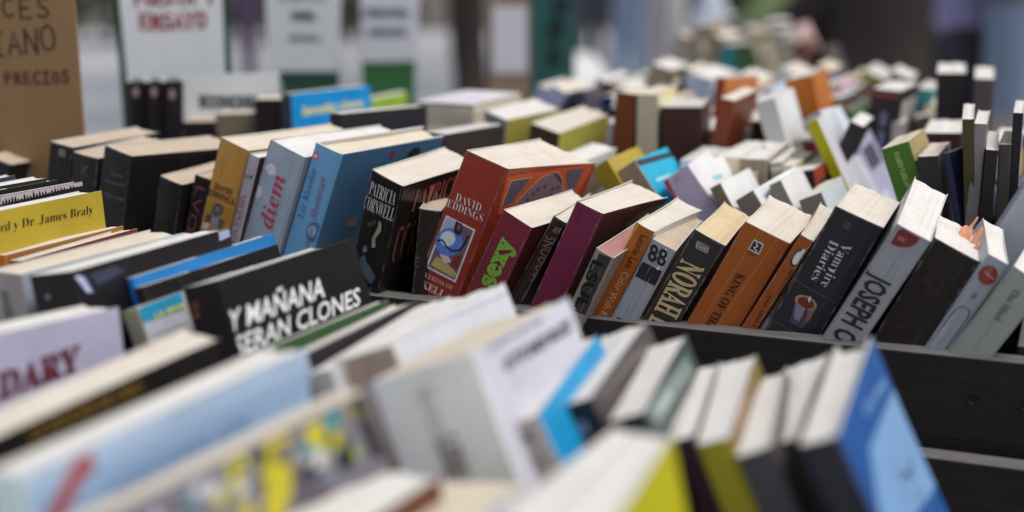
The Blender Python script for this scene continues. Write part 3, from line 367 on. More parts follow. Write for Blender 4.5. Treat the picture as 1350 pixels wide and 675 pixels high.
  ('P','C','2a2630',[[0.1026,0.1962],[0.106,0.196],[0.1054,0.1924],[0.1027,0.1917],[0.101,0.1937]],'picture',5),
  ('P','C','4a4650',[[0.1359,0.1817],[0.1423,0.1812],[0.142,0.1769],[0.1375,0.1771],[0.1339,0.1797]],'picture',6),
  ('P','C','8a8690',[[0.1531,0.1852],[0.1616,0.1845],[0.1603,0.1765],[0.1537,0.1752],[0.1493,0.1798]],'picture',2),
  ('P','C','6f8fa6',[[0.1042,0.1826],[0.1083,0.1823],[0.1075,0.178],[0.1043,0.1772],[0.1023,0.1797]],'picture',3),
  ('P','C','2a2630',[[0.0895,0.1868],[0.0935,0.1865],[0.0927,0.1821],[0.0895,0.1811],[0.0876,0.1836]],'picture',4),
  ('P','C','2a2630',[[0.1637,0.1802],[0.1721,0.1795],[0.1705,0.1705],[0.1636,0.1685],[0.1595,0.1736]],'picture',5),
  ('P','C','4a4650',[[0.1273,0.1953],[0.1326,0.1949],[0.1312,0.1881],[0.1266,0.1862],[0.1242,0.1899]],'picture',6),
  ('P','C','2a2630',[[0.1067,0.1842],[0.1142,0.1836],[0.113,0.1759],[0.107,0.1746],[0.1032,0.179]],'picture',2),
  ('P','C','8a8690',[[0.1298,0.1946],[0.1355,0.1943],[0.1346,0.1888],[0.1302,0.1878],[0.1273,0.1909]],'picture',3),
  ('P','C','5f5b30',[[0.1576,0.1898],[0.1626,0.1895],[0.1613,0.1832],[0.157,0.1814],[0.1547,0.1848]],'picture',4),
  ('P','C','8a8690',[[0.1072,0.1829],[0.112,0.1825],[0.1107,0.1762],[0.1066,0.1744],[0.1044,0.1779]],'picture',5),
  ('P','C','c9bd2e',[[0.0873,0.1887],[0.0925,0.1883],[0.0914,0.1826],[0.0873,0.1813],[0.0848,0.1846]],'picture',6),
  ('P','C','d6d2d4',[[0.0777,0.1961],[0.0838,0.1957],[0.0832,0.1906],[0.0787,0.1902],[0.0754,0.1932]],'picture',2),
  ('P','C','2a2630',[[0.1448,0.1833],[0.1524,0.1827],[0.1507,0.1741],[0.1444,0.172],[0.1408,0.1768]],'picture',3),
  ('P','C','d6d2d4',[[0.1494,0.1858],[0.1543,0.1854],[0.1526,0.1781],[0.1481,0.1756],[0.1461,0.1796]],'picture',4),
  ('P','C','3d8f9a',[[0.0733,0.1926],[0.0773,0.1924],[0.0763,0.1871],[0.0729,0.1857],[0.0711,0.1886]],'picture',5),
  ('P','C','4a4650',[[0.07,0.1814],[0.0754,0.181],[0.074,0.174],[0.0695,0.1722],[0.067,0.1761]],'picture',6),
  ('P','C','b8ae30',[[0.1079,0.195],[0.1116,0.1947],[0.111,0.1912],[0.1082,0.1906],[0.1063,0.1926]],'picture',2)],
 'vol1':[('P','S','8f7a80',[[0.0136,0.1982],[0.0134,0.1966],[0.013,0.1951],[0.0124,0.1938],[0.0117,0.1928],[0.0109,0.1922],[0.0101,0.192],[0.0092,0.1923],[0.0085,0.1929],[0.0079,0.1939],[0.0075,0.1952],[0.0073,0.1967],[0.0073,0.1983],[0.0074,0.1999],[0.0078,0.2014],[0.0084,0.2027],[0.0091,0.2037],[0.0099,0.2043],[0.0108,0.2045],[0.0116,0.2042],[0.0123,0.2036],[0.0129,0.2026],[0.0133,0.2013],[0.0135,0.1998]],'emblem',1)],
 'vol2':[('P','S','8f7a80',[[0.0123,0.1991],[0.0121,0.1975],[0.0117,0.196],[0.0111,0.1947],[0.0104,0.1937],[0.0096,0.1931],[0.0088,0.1929],[0.008,0.1932],[0.0073,0.1938],[0.0067,0.1948],[0.0063,0.1961],[0.006,0.1976],[0.006,0.1992],[0.0062,0.2008],[0.0066,0.2023],[0.0072,0.2036],[0.0079,0.2045],[0.0087,0.2051],[0.0095,0.2053],[0.0103,0.2051],[0.011,0.2044],[0.0116,0.2034],[0.0121,0.2022],[0.0123,0.2007]],'emblem',1)],
 'vol3':[('P','S','8f7a80',[[0.0134,0.1968],[0.0132,0.1952],[0.0128,0.1937],[0.0122,0.1925],[0.0115,0.1915],[0.0107,0.1909],[0.0099,0.1907],[0.0091,0.1909],[0.0084,0.1916],[0.0078,0.1926],[0.0073,0.1939],[0.0071,0.1954],[0.0071,0.197],[0.0073,0.1986],[0.0077,0.2],[0.0082,0.2013],[0.0089,0.2023],[0.0097,0.2029],[0.0106,0.2031],[0.0114,0.2028],[0.0121,0.2022],[0.0127,0.2012],[0.0131,0.1999],[0.0134,0.1984]],'emblem',1)],
 'invest':[('T','C','Investigaciones','serif','c9c58a',[[0.0194,0.1738],[0.1425,0.1756],[0.0201,0.1847]],0.035,'lettering')],
 'beige':[('P','C','2a2e36',[[0.001,0.1986],[0.1354,0.1933],[0.1335,0.1878],[0.002,0.1922]],'title_band',1),
  ('P','C','8fd0dc',[[0.0214,0.1738],[0.0705,0.1721],[0.0665,0.17],[0.0203,0.1704]],'lettering',2)],
 'pink':[('T','S','01','sans','7f7a8a',[[0.0102,0.1912],[0.0169,0.1902],[0.0116,0.1956]],0,'lettering'),
  ('P','S','9c2a48',[[-0.0,0.1981],[0.0058,0.1978],[0.0025,0.1766],[-0.005,0.1699],[-0.0031,0.1803]],'border_stripe',1)],
 'wlogo':[('P','C','6f9fc4',[[0.0351,0.1753],[0.0673,0.1751],[0.0661,0.1709],[0.0334,0.1708]],'emblem',1),
  ('P','C','c9a9ab',[[0.0196,0.1796],[0.0372,0.1802],[0.037,0.1768],[0.0194,0.1762]],'emblem',1)],
 'greenb':[('T','S','MARIO VARGAS','serif','9fa56a',[[0.0104,0.2075],[0.0112,0.1736],[0.015,0.2075]],0,'lettering')],
}

# ------------------------------------------------------------------ camera frame
F_PX, PITCH, CAM_Z = 1875.0, radians(13.0), 1.2
UX, UY = cos(PSI), -sin(PSI)          # along a row of books (to the right, coming nearer)
VX, VY = sin(PSI), cos(PSI)           # across the rows (away)
def row_pt(u, v, z):                  # u along the rows, v behind the rail of the middle crate
    v += V0
    return Vector((UX*u + VX*v, UY*u + VY*v, z))
def at(px, py, depth):                # a point seen at px,py of the photo, depth metres along the view axis
    x = (px-675)/F_PX*depth; y = (337.5-py)/F_PX*depth
    return Vector((x, depth*cos(PITCH)+y*sin(PITCH), CAM_Z-depth*sin(PITCH)+y*cos(PITCH)))
def pix(P):
    dx, dy, dz = P[0], P[1], P[2]-CAM_Z
    zc = dy*cos(PITCH)-dz*sin(PITCH); yc = dy*sin(PITCH)+dz*cos(PITCH)
    return 675+F_PX*dx/zc, 337.5-F_PX*yc/zc
# ------------------------------------------------------------------ materials
def lin(c):
    c = c/255.0
    return c/12.92 if c <= .04045 else ((c+.055)/1.055)**2.4
def hexlin(h, k=1.0):
    return tuple(min(.82, lin(int(h[i:i+2], 16))*k) for i in (0, 2, 4))
MATS = {}
def nodes(m):
    m.use_nodes = True
    nt = m.node_tree
    return nt, nt.nodes['Principled BSDF']
def N(nt, typ, **kw):
    n = nt.nodes.new(typ)
    for k, v in kw.items(): setattr(n, k, v)
    return n
def objcoord(nt, scale):
    tc = N(nt, 'ShaderNodeTexCoord'); mp = N(nt, 'ShaderNodeMapping')
    mp.inputs['Scale'].default_value = scale
    nt.links.new(tc.outputs['Object'], mp.inputs['Vector'])
    return mp.outputs['Vector']
def noise_tex(nt, vec, scale, detail=3, rough=.6):
    n = N(nt, 'ShaderNodeTexNoise'); n.inputs['Scale'].default_value = scale
    n.inputs['Detail'].default_value = detail; n.inputs['Roughness'].default_value = rough
    nt.links.new(vec, n.inputs['Vector']); return n.outputs['Fac']
def ramp(nt, fac, stops):
    r = N(nt, 'ShaderNodeValToRGB'); e = r.color_ramp.elements
    while len(e) < len(stops): e.new(.5)
    for i, (p, c) in enumerate(stops):
        e[i].position = p; e[i].color = (*c, 1)
    nt.links.new(fac, r.inputs['Fac']); return r.outputs['Color']
def mixc(nt, fac, a, b, mode='MIX'):
    m = N(nt, 'ShaderNodeMix', data_type='RGBA', blend_type=mode)
    for s, v in ((m.inputs[0], fac), (m.inputs[6], a), (m.inputs[7], b)):
        if hasattr(v, 'links') or hasattr(v, 'is_linked'): nt.links.new(v, s)
        elif isinstance(v, (int, float)): s.default_value = v
        else: s.default_value = (*v, 1)
    return m.outputs[2]
def bump(nt, bsdf, fac, strength, dist=.001):
    b = N(nt, 'ShaderNodeBump'); b.inputs['Strength'].default_value = strength; b.inputs['Distance'].default_value = dist
    nt.links.new(fac, b.inputs['Height']); nt.links.new(b.outputs['Normal'], bsdf.inputs['Normal'])
def mul(c, k): return tuple(min(.85, x*k) for x in c)
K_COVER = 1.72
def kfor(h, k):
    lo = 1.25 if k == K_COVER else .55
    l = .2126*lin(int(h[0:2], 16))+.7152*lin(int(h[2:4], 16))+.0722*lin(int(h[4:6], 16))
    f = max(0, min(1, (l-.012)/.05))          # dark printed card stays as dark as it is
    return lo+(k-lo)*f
def cover_mat(hexc, rough=.42, wear=.5, k=None):
    key = ('cover', hexc, rough, wear, k)
    if key in MATS: return MATS[key]
    m = bpy.data.materials.new('printed_card_'+hexc); nt, b = nodes(m)
    c = hexlin(hexc, kfor(hexc, K_COVER if k is None else k))
    v = objcoord(nt, (1, 1, 1))
    big = noise_tex(nt, v, 22, 4)
    col = ramp(nt, big, [(.25, mul(c, .84)), (.55, c), (.8, tuple(x*1.08+.006 for x in c))])
    fine = noise_tex(nt, v, 420, 3, .7)
    specks = ramp(nt, fine, [(.665, (0, 0, 0)), (.72, (1, 1, 1))])
    grey = tuple(x*.6+.10 for x in c)
    w = N(nt, 'ShaderNodeMath', operation='MULTIPLY'); w.inputs[1].default_value = wear*.6
    nt.links.new(specks, w.inputs[0])
    col = mixc(nt, w.outputs[0], col, grey)
    scr_v = objcoord(nt, (500, 260, 26)); scr = noise_tex(nt, scr_v, 1, 2, .5)
    s2 = ramp(nt, scr, [(.70, (0, 0, 0)), (.76, (1, 1, 1))])
    w2 = N(nt, 'ShaderNodeMath', operation='MULTIPLY'); w2.inputs[1].default_value = wear*.35
    nt.links.new(s2, w2.inputs[0]); col = mixc(nt, w2.outputs[0], col, tuple(x*.5+.14 for x in c))
    nt.links.new(col, b.inputs['Base Color'])
    b.inputs['Roughness'].default_value = rough; b.inputs['Specular IOR Level'].default_value = .26
    bump(nt, b, fine, .10, .0006)
    MATS[key] = m; return m
PAGE = dict(w=(.74, .72, .69), c=(.70, .645, .565), y=(.68, .56, .36), t=(.56, .46, .36), p=(.42, .22, .20), g=(.62, .60, .575), o=(.70, .62, .50), k=(.022, .02, .021))
def page_mat(tone):
    key = ('page', tone)
    if key in MATS: return MATS[key]
    m = bpy.data.materials.new('paper_edges_'+tone); nt, b = nodes(m); c = PAGE[tone]
    v = objcoord(nt, (900, 8, 8)); st = noise_tex(nt, v, 1, 2, .6)
    v2 = objcoord(nt, (1, 1, 1)); bl = noise_tex(nt, v2, 55, 4, .65)
    col = ramp(nt, st, [(.25, mul(c, .82)), (.48, mul(c, .97)), (.75, mul(c, 1.04))])
    sg = noise_tex(nt, objcoord(nt, (330, 5, 5)), 1, 1, .5)
    col = mixc(nt, .5, col, ramp(nt, sg, [(.36, (.84, .82, .79)), (.52, (1, 1, 1))]), 'MULTIPLY')
    stain = ramp(nt, bl, [(.3, tuple(x*y for x, y in zip(mul(c, .80), (1, .95, .86)))), (.58, c), (.8, mul(c, 1.04))])
    col2 = mixc(nt, .40, col, stain)
    gr = noise_tex(nt, v2, 1500, 2, .7)
    dots = ramp(nt, gr, [(.30, (.80, .78, .75)), (.45, (1, 1, 1))])
    col3 = mixc(nt, .6, col2, dots, 'MULTIPLY')
    nt.links.new(col3, b.inputs['Base Color']); b.inputs['Roughness'].default_value = .9
    b.inputs['Specular IOR Level'].default_value = .1
    bump(nt, b, st, .12, .0005)
    MATS[key] = m; return m
def ink_mat(hexc, k=None, rough=.4):
    key = ('ink', hexc, k)
    if key in MATS: return MATS[key]
    m = bpy.data.materials.new('ink_'+hexc); nt, b = nodes(m); c = hexlin(hexc, kfor(hexc, K_COVER if k is None else k))
    v = objcoord(nt, (1, 1, 1)); n = noise_tex(nt, v, 330, 3, .7)
    col = ramp(nt, n, [(.28, mul(c, .72)), (.5, c), (.8, tuple(x*1.05+.004 for x in c))])
    nt.links.new(col, b.inputs['Base Color']); b.inputs['Roughness'].default_value = rough
    b.inputs['Specular IOR Level'].default_value = .35
    MATS[key] = m; return m
def plain(name, c, rough=.7, var=.15, scale=8, bmp=0, stretch=(1, 1, 1)):
    key = ('plain', name)
    if key in MATS: return MATS[key]
    m = bpy.data.materials.new(name); nt, b = nodes(m)
    v = objcoord(nt, stretch); n = noise_tex(nt, v, scale, 5, .65)
    col = ramp(nt, n, [(.25, mul(c, 1-var)), (.55, c), (.8, mul(c, 1+var))])
    nt.links.new(col, b.inputs['Base Color']); b.inputs['Roughness'].default_value = rough
    b.inputs['Specular IOR Level'].default_value = .25
    if bmp: bump(nt, b, n, bmp, .003)
    MATS[key] = m; return m
CARD = plain('white_card_core', (.62, .60, .57), .85, .12, 300)
WOOD = plain('dark_stained_wood', (.022, .0185, .018), .6, .32, 9, .25, (1.2, 14, 14))
WOODRIM = plain('worn_lit_wood_rim', (.15, .14, .145), .7, .35, 12, .3, (2, 16, 16))  # top edges: wear plus the light they catch, painted in as a paler tone
# ------------------------------------------------------------------ helpers
def link(name, me, parent=None, mats=()):
    o = bpy.data.objects.new(name, me); COL.objects.link(o)
    for mt in mats: me.materials.append(mt)
    if parent: o.parent = parent
    return o
def thing(name, label, cat, loc=(0, 0, 0), group=None, rot=None):
    o = bpy.data.objects.new(name, None); COL.objects.link(o); o.empty_display_size = .05
    o.location = loc
    if rot is not None: o.rotation_euler = rot
    o['label'] = label; o['category'] = cat
    if group: o['group'] = group
    return o
def mesh(name, verts, faces, mi=None, smooth=False):
    me = bpy.data.meshes.new(name); me.from_pydata([tuple(v) for v in verts], [], faces)
    if mi: me.polygons.foreach_set('material_index', mi)
    if smooth: me.polygons.foreach_set('use_smooth', [True]*len(me.polygons))
    me.update(); return me
def box(name, sx, sy, sz, parent, mat, loc=(0, 0, 0), bev=.002, rot=None, seg=2):
    bm = bmesh.new(); bmesh.ops.create_cube(bm, size=1)
    for v in bm.verts: v.co = Vector((v.co.x*sx, v.co.y*sy, v.co.z*sz))
    if bev: bmesh.ops.bevel(bm, geom=bm.edges[:], offset=bev, segments=seg, affect='EDGES', profile=.5)
    me = bpy.data.meshes.new(name); bm.to_mesh(me); bm.free()
    o = link(name, me, parent, (mat,)); o.location = loc
    if rot: o.rotation_euler = rot
    return o
# ------------------------------------------------------------------ lettering
SERIF = {}
def style_text(s, st):
    off = {'serif': (0x1D400, 0x1D41A), 'itserif': (0x1D434, 0x1D44E), 'script': (0x1D468, 0x1D482), 'slab': (0x1D400, 0x1D41A)}.get(st)
    if not off: return s
    out = ''
    for ch in s:
        if 'A' <= ch <= 'Z': out += chr(off[0]+ord(ch)-65)
        elif 'a' <= ch <= 'z':
            c = off[1]+ord(ch)-97
            out += 'ℎ' if c == 0x1D455 else chr(c)
        else: out += ch
    return out
def text_geo(s, st, bold):
    """triangles of a line of lettering: x scaled to 0..1, cap height 1"""
    def get(body, off):
        c = bpy.data.curves.new('lettering', 'FONT'); c.body = body; c.offset = off; c.resolution_u = 2
        o = bpy.data.objects.new('lettering', c); COL.objects.link(o)
        dg = bpy.context.evaluated_depsgraph_get(); dg.update()
        me = bpy.data.meshes.new_from_object(o.evaluated_get(dg))
        vs = [v.co.copy() for v in me.vertices]; fs = [tuple(p.vertices) for p in me.polygons]
        bpy.data.objects.remove(o); bpy.data.curves.remove(c); bpy.data.meshes.remove(me)
        return vs, fs
    vs, fs = get(style_text(s, st), bold)
    if not vs: return [], []
    low = s.upper() != s
    ref, _ = get(style_text('H' if not (s in ('sexy',)) else 'x', st), bold)
    y0 = min(v.y for v in ref); y1 = max(v.y for v in ref)
    x0 = min(v.x for v in vs); x1 = max(v.x for v in vs)
    return [((v.x-x0)/(x1-x0), (v.y-y0)/(y1-y0)) for v in vs], fs
# ------------------------------------------------------------------ books
class Book:
    def __init__(s, t, d, H, tb=1, sh=0, bulge=.0, bow=0, flare=0, seed=0):
        s.t, s.d, s.H, s.tb, s.sh = t, d, H, tb, sh
        s.bulge, s.bow, s.flare, s.seed = bulge, bow, flare, seed
    def map(s, x, y, z):
        k = max(0, min(1, y/s.d))
        X = x*(1+(s.tb-1)*y/s.d)
        w = sin(pi*max(0, min(1, z/s.H)))
        X += s.bow*w*k
        X += (x/s.t-.5)*2*s.flare*k**3
        return Vector((X, y+s.sh*X - s.bulge*sin(pi*max(0, min(1, x/s.t)))*max(0, 1-y/.01 if y > 0 else 1), z))
    def spine(s, a, b, eps): return s.map(a, -eps, b)
    def cover(s, a, b, eps):
        v = s.map(s.t, a, b); v.x += eps; return v
def book_cover(B, c, r, nz=5, ns=5, over=0.0):
    """U-shaped cover round the page block; slots 0 spine and back, 1 raw card edge and inside, 2 front"""
    t, d, H = B.t, B.d, B.H
    r = min(r, t*.35)
    out, inn = [], []
    ny = 5
    for i in range(ny): out.append((0, d+over-(d+over-r)*i/ny)); 
    for i in range(4):
        a = pi/2*i/3; out.append((r-r*cos(a), r-r*sin(a)))
    for i in range(1, ns): out.append((r+(t-2*r)*i/ns, 0))
    for i in range(4):
        a = pi/2*i/3; out.append((t-r+r*sin(a), r-r*cos(a)))
    for i in range(1, ny+1): out.append((t, r+(d+over-r)*i/ny))
    ri = max(r-c, .0002)
    for (x, y) in out:
        xi = c if x < c+1e-9 and y > r else (t-c if x > t-c-1e-9 and y > r else None)
        if xi is None:
            xi = min(max(x, c), t-c); yi = max(y, c)
            if y < r:
                yi = max(c, y+c*.7); xi = min(max(x, c), t-c)
            inn.append((xi, yi))
        else: inn.append((xi, y))
    n = len(out); vs = []; fs = []; mi = []
    for k in range(nz+1):
        z = H*k/nz
        for (x, y) in out: vs.append(B.map(x, y, z))
        for (x, y) in inn: vs.append(B.map(x, y, z))
    st = 2*n; nleft = ny; 
    for k in range(nz):
        a, b = k*st, (k+1)*st
        for i in range(n-1):
            fs.append((a+i, a+i+1, b+i+1, b+i)); mi.append(2 if i >= n-1-ny else 0)
            fs.append((a+n+i+1, a+n+i, b+n+i, b+n+i+1)); mi.append(1)
        for i in (0, n-1):
            q = (a+i, b+i, b+n+i, a+n+i); fs.append(q if i == 0 else q[::-1]); mi.append(1)
    for base, fl in ((0, False), (nz*st, True)):
        for i in range(n-1):
            q = (base+i, base+n+i, base+n+i+1, base+i+1)
            fs.append(q[::-1] if fl else q); mi.append(1)
    me = mesh('cover', vs, fs, mi)
    return me
def page_block(B, c, gap_top, gap_fore, rough=.0004, nx=None, ny=6):
    t, d, H = B.t, B.d, B.H
    rr = random.Random(B.seed+5)
    nx = nx or max(3, min(14, int(t/.003)))
    x0, x1 = c, t-c; y0, y1 = c+.0003, d-gap_fore
    jz = [rr.uniform(-1, 1)*rough for _ in range(nx+1)]
    jy = [rr.uniform(-1, 1)*rough*1.6 for _ in range(nx+1)]
    rs = min(.003, t*.25)
    def P(i, j, z, top):
        x = x0+(x1-x0)*i/nx; u = i/nx
        ys = y0+jy[i]*.2; ye = y1+jy[i]-.0015*sin(pi*u)*0
        e = min(u, 1-u)*t
        if e < rs: ys += (rs-e)*.55            # the block is rounded at the spine corners
        y = ys+(ye-ys)*j/ny
        if top: z += jz[i]+.0006*sin(j*1.1+B.seed)+.0004*sin(i*.9+B.seed*.7)
        return B.map(x, y, z)
    vs, fs = [], []
    ix = {}
    def vid(i, j, k):
        if (i, j, k) not in ix:
            ix[i, j, k] = len(vs); vs.append(P(i, j, .0008 if k == 0 else (H-gap_top if k == 2 else H*.5), k == 2))
        return ix[i, j, k]
    for i in range(nx):
        for j in range(ny):
            fs.append((vid(i, j, 2), vid(i+1, j, 2), vid(i+1, j+1, 2), vid(i, j+1, 2)))
    for k in (0, 1):
        for i in range(nx):
            fs.append((vid(i, 0, k), vid(i+1, 0, k), vid(i+1, 0, k+1), vid(i, 0, k+1)))
            fs.append((vid(i+1, ny, k), vid(i, ny, k), vid(i, ny, k+1), vid(i+1, ny, k+1)))
        for j in range(ny):
            fs.append((vid(0, j+1, k), vid(0, j, k), vid(0, j, k+1), vid(0, j+1, k+1)))
            fs.append((vid(nx, j, k), vid(nx, j+1, k), vid(nx, j+1, k+1), vid(nx, j, k+1)))
    return mesh('pages', vs, fs)
def subdiv_poly(pts, B, plane, eps, step=.012):
    bm = bmesh.new()
    vs = [bm.verts.new((p[0], p[1], 0)) for p in pts]
    f = bm.faces.new(vs)
    bmesh.ops.triangulate(bm, faces=[f], ngon_method='EAR_CLIP')
    for _ in range(4):
        es = [e for e in bm.edges if e.calc_length() > step]
        if not es: break
        bmesh.ops.subdivide_edges(bm, edges=es, cuts=1)
    bmesh.ops.triangulate(bm, faces=bm.faces[:])
    bm.verts.index_update()
    V = [(v.co.x, v.co.y) for v in bm.verts]; Fs = [tuple(v.index for v in f.verts) for f in bm.faces]
    bm.free(); return V, Fs
def put_art(name, B, cov, front_row):
    for a in ART.get(name, ()):
        kind, pl = a[0], a[1]
        lim_a = B.t if pl == 'S' else B.d
        if kind == 'T':
            _, pl, s, st, c, ps, bold, nm = a
            uv, fs = text_geo(s, st, bold)
            if not uv: continue
            p0, p1, p2 = ps
            V2 = [(p0[0]+(p1[0]-p0[0])*x+(p2[0]-p0[0])*y, p0[1]+(p1[1]-p0[1])*x+(p2[1]-p0[1])*y) for x, y in uv]
            V2 = [(min(max(q[0], .0006), lim_a-.0006), min(max(q[1], .0006), B.H-.0006)) for q in V2]
            eps = .00075
        elif kind == 'P':
            _, pl, c, pts, nm, lay = a
            pts = [(min(max(q[0], .0004), lim_a-.0004), min(max(q[1], .0004), B.H-.0004)) for q in pts]
            pp = [pts[0]]
            for q in pts[1:]:
                if abs(q[0]-pp[-1][0])+abs(q[1]-pp[-1][1]) > 1e-5: pp.append(q)
            V2, fs = subdiv_poly(pp, B, pl, 0); eps = .00015+.00010*lay
        else:
            _, pl, c, w, pts, nm, lay = a
            w *= .001; V2 = []; fs = []
            dense = []
            for i in range(len(pts)-1):
                for k in range(4):
                    f = k/4; dense.append((pts[i][0]+(pts[i+1][0]-pts[i][0])*f, pts[i][1]+(pts[i+1][1]-pts[i][1])*f))
            dense.append(tuple(pts[-1]))
            for i, p in enumerate(dense):
                q = dense[min(i+1, len(dense)-1)]; o = dense[max(i-1, 0)]
                tx, ty = q[0]-o[0], q[1]-o[1]; L = sqrt(tx*tx+ty*ty) or 1
                nx, ny = -ty/L*w/2, tx/L*w/2
                V2 += [(p[0]+nx, p[1]+ny), (p[0]-nx, p[1]-ny)]
            V2 = [(min(max(q[0], .0004), lim_a-.0004), min(max(q[1], .0004), B.H-.0004)) for q in V2]
            fs = [(2*i, 2*i+1, 2*i+3, 2*i+2) for i in range(len(dense)-1)]; eps = .00015+.00010*lay
        fn = B.spine if pl == 'S' else B.cover
        V3 = [fn(q[0], q[1], eps) for q in V2]
        me = mesh(nm, V3, fs)
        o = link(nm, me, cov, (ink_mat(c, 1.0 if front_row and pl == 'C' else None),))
def lift(h, k):
    return '%02x%02x%02x' % tuple(int(min(235, int(h[i:i+2], 16)*(1-k)+150*k)) for i in (0, 2, 4))
def lift2(a, b, k):
    return '%02x%02x%02x' % tuple(int(int(a[i:i+2], 16)*(1-k)+int(b[i:i+2], 16)*k) for i in (0, 2, 4))
def wear_marks(B, cov, spine, seed):
    r = random.Random(seed+77); t, H = B.t, B.H
    line = []                                        # rubbed corners and head of the spine: one line of uneven width
    z = H*.25
    while z < H-.0012: line.append((.0011, z)); z += r.uniform(.0015, .006)
    for i in range(int(t/.0012)): line.append((.0011+(t-.0022)*i/int(t/.0012), H-.0007))
    z = H-.0012
    while z > H*.25: line.append((t-.0011, z)); z -= r.uniform(.0015, .006)
    vs = []
    for i, p in enumerate(line):
        w = .0004 if r.random() < .45 else r.uniform(.00003, .00012)
        if r.random() < .07: w = .0007
        q = line[min(i+1, len(line)-1)]; o = line[max(i-1, 0)]; dx, dy = q[0]-o[0], q[1]-o[1]; L = sqrt(dx*dx+dy*dy) or 1
        vs += [B.spine(p[0]-dy/L*w, p[1]+dx/L*w, .00045), B.spine(p[0]+dy/L*w, p[1]-dx/L*w, .00045)]
    fs = [(2*i, 2*i+1, 2*i+3, 2*i+2) for i in range(len(line)-1)]
    link('rubbed_edge', mesh('rubbed_edge', vs, fs), cov, (ink_mat(lift(spine, .5), 1.3),))
    for _ in range(r.randint(1, 2)):                 # reading creases
        a = t*r.uniform(.2, .8); z = H*.3; vs = []; n = 0
        while z < H*.985:
            w = r.choice([.00003, .00005, .0002, .00028]); a += r.uniform(-.0002, .0002)
            vs += [B.spine(a-w, z, .0004), B.spine(a+w, z, .0004)]; n += 1; z += r.uniform(.004, .012)
        link('crease', mesh('crease', vs, [(2*i, 2*i+1, 2*i+3, 2*i+2) for i in range(n-1)]), cov, (ink_mat(lift(spine, .28), 1.3),))
def far_print(B, cov, spine, front, seed):
    r = random.Random(seed+3); t, d, H = B.t, B.d, B.H
    cols = ['c8c0b4', 'd8d4cc', '9a8f80', '3a3436', '8a3030', '6a6f90', 'b09a50', '2c2a30']
    def quad(pl, a0, a1, b0, b1, c, lay):
        fn = B.spine if pl == 'S' else B.cover; n = 3; vs, fs = [], []
        for i in range(n+1):
            a = a0+(a1-a0)*i/n; vs += [fn(a, b0, .0004+.0001*lay), fn(a, b1, .0004+.0001*lay)]
        fs = [(2*i, 2*i+2, 2*i+3, 2*i+1) for i in range(n)]
        link('printed_band', mesh('printed_band', vs, fs), cov, (ink_mat(c),))
    cols = [lift2(spine, c, .75) for c in cols]
    c1 = r.choice(cols)
    if r.random() < .75:                             # a line of title along the spine
        w = r.uniform(.2, .4); top = H-r.uniform(.012, .03)
        for q in range(r.randint(1, 3)):
            L = r.uniform(.012, .035)
            quad('S', t*(.5-w/2), t*(.5+w/2), top-L, top, c1, 0); top -= L+.006
            if top < H*.3: break
    if r.random() < .4: quad('S', t*.06, t*.94, H-.009, H-.004, r.choice(cols), 1)
    if front and r.random() < .7:
        quad('C', d*.12, d*r.uniform(.6, .9), H-r.uniform(.03, .05), H-.014, r.choice(cols), 0)
PLACED = []     # (u, row v, half width) of every book, so that the filling keeps clear
def build_book(name, kind, pose, spine, front, tone, label, group, plain_far=False, rough=.42, wear=.5, back=None):
    row, x, y, z, yaw, lean, tip, t, d, H, tb, sh = pose
    seed = abs(hash_s(name)) % 9973; rr = random.Random(seed)
    hard = kind == 'hardback_book'
    far = row[0] == 'B' or plain_far
    B = Book(t, d, H, tb, sh, bulge=(.0 if far else rr.uniform(.0002, .0012)) if not hard else .0012,
             bow=rr.uniform(-.003, .003) if not far else 0, flare=(rr.uniform(.0003, .0036) if not far and not hard else 0), seed=seed)
    c = .0024 if hard else .0006
    root = thing(kind, label, 'magazine' if kind == 'magazine' else 'book', (x, y, z), group)
    M = Matrix.Rotation(-yaw, 4, 'Z') @ Matrix.Rotation(lean, 4, 'Y') @ Matrix.Rotation(tip, 4, 'X')
    root.rotation_euler = M.to_euler()
    cov = link('cover', book_cover(B, c, .0022 if hard else .0012, 3 if far else 6, 3 if far else 6), root,
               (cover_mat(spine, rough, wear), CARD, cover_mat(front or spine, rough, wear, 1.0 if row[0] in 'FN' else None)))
    pg = link('pages', page_block(B, c+.0001, .0035 if hard else (.0011 if not far else .0008), .004 if hard else .0008, .00045 if not far else .0003), root, (page_mat(tone),))
    if row[0] == 'M' and not hard: wear_marks(B, cov, spine, seed)
    if name[:4] == 'fill': far_print(B, cov, spine, front, seed)
    if name in ART: put_art(name, B, cov, row[0] in 'FN')
    return root, B, cov, M
def hash_s(s):
    h = 7
    for ch in s: h = (h*131+ord(ch)) % 1000003
    return h
GM, GF, GN = 'books standing in the middle crate', 'books standing in the front crate', 'books nearest the viewer'
GB = 'books in the crates farther back'
PB, HB = 'paperback_book', 'hardback_book'
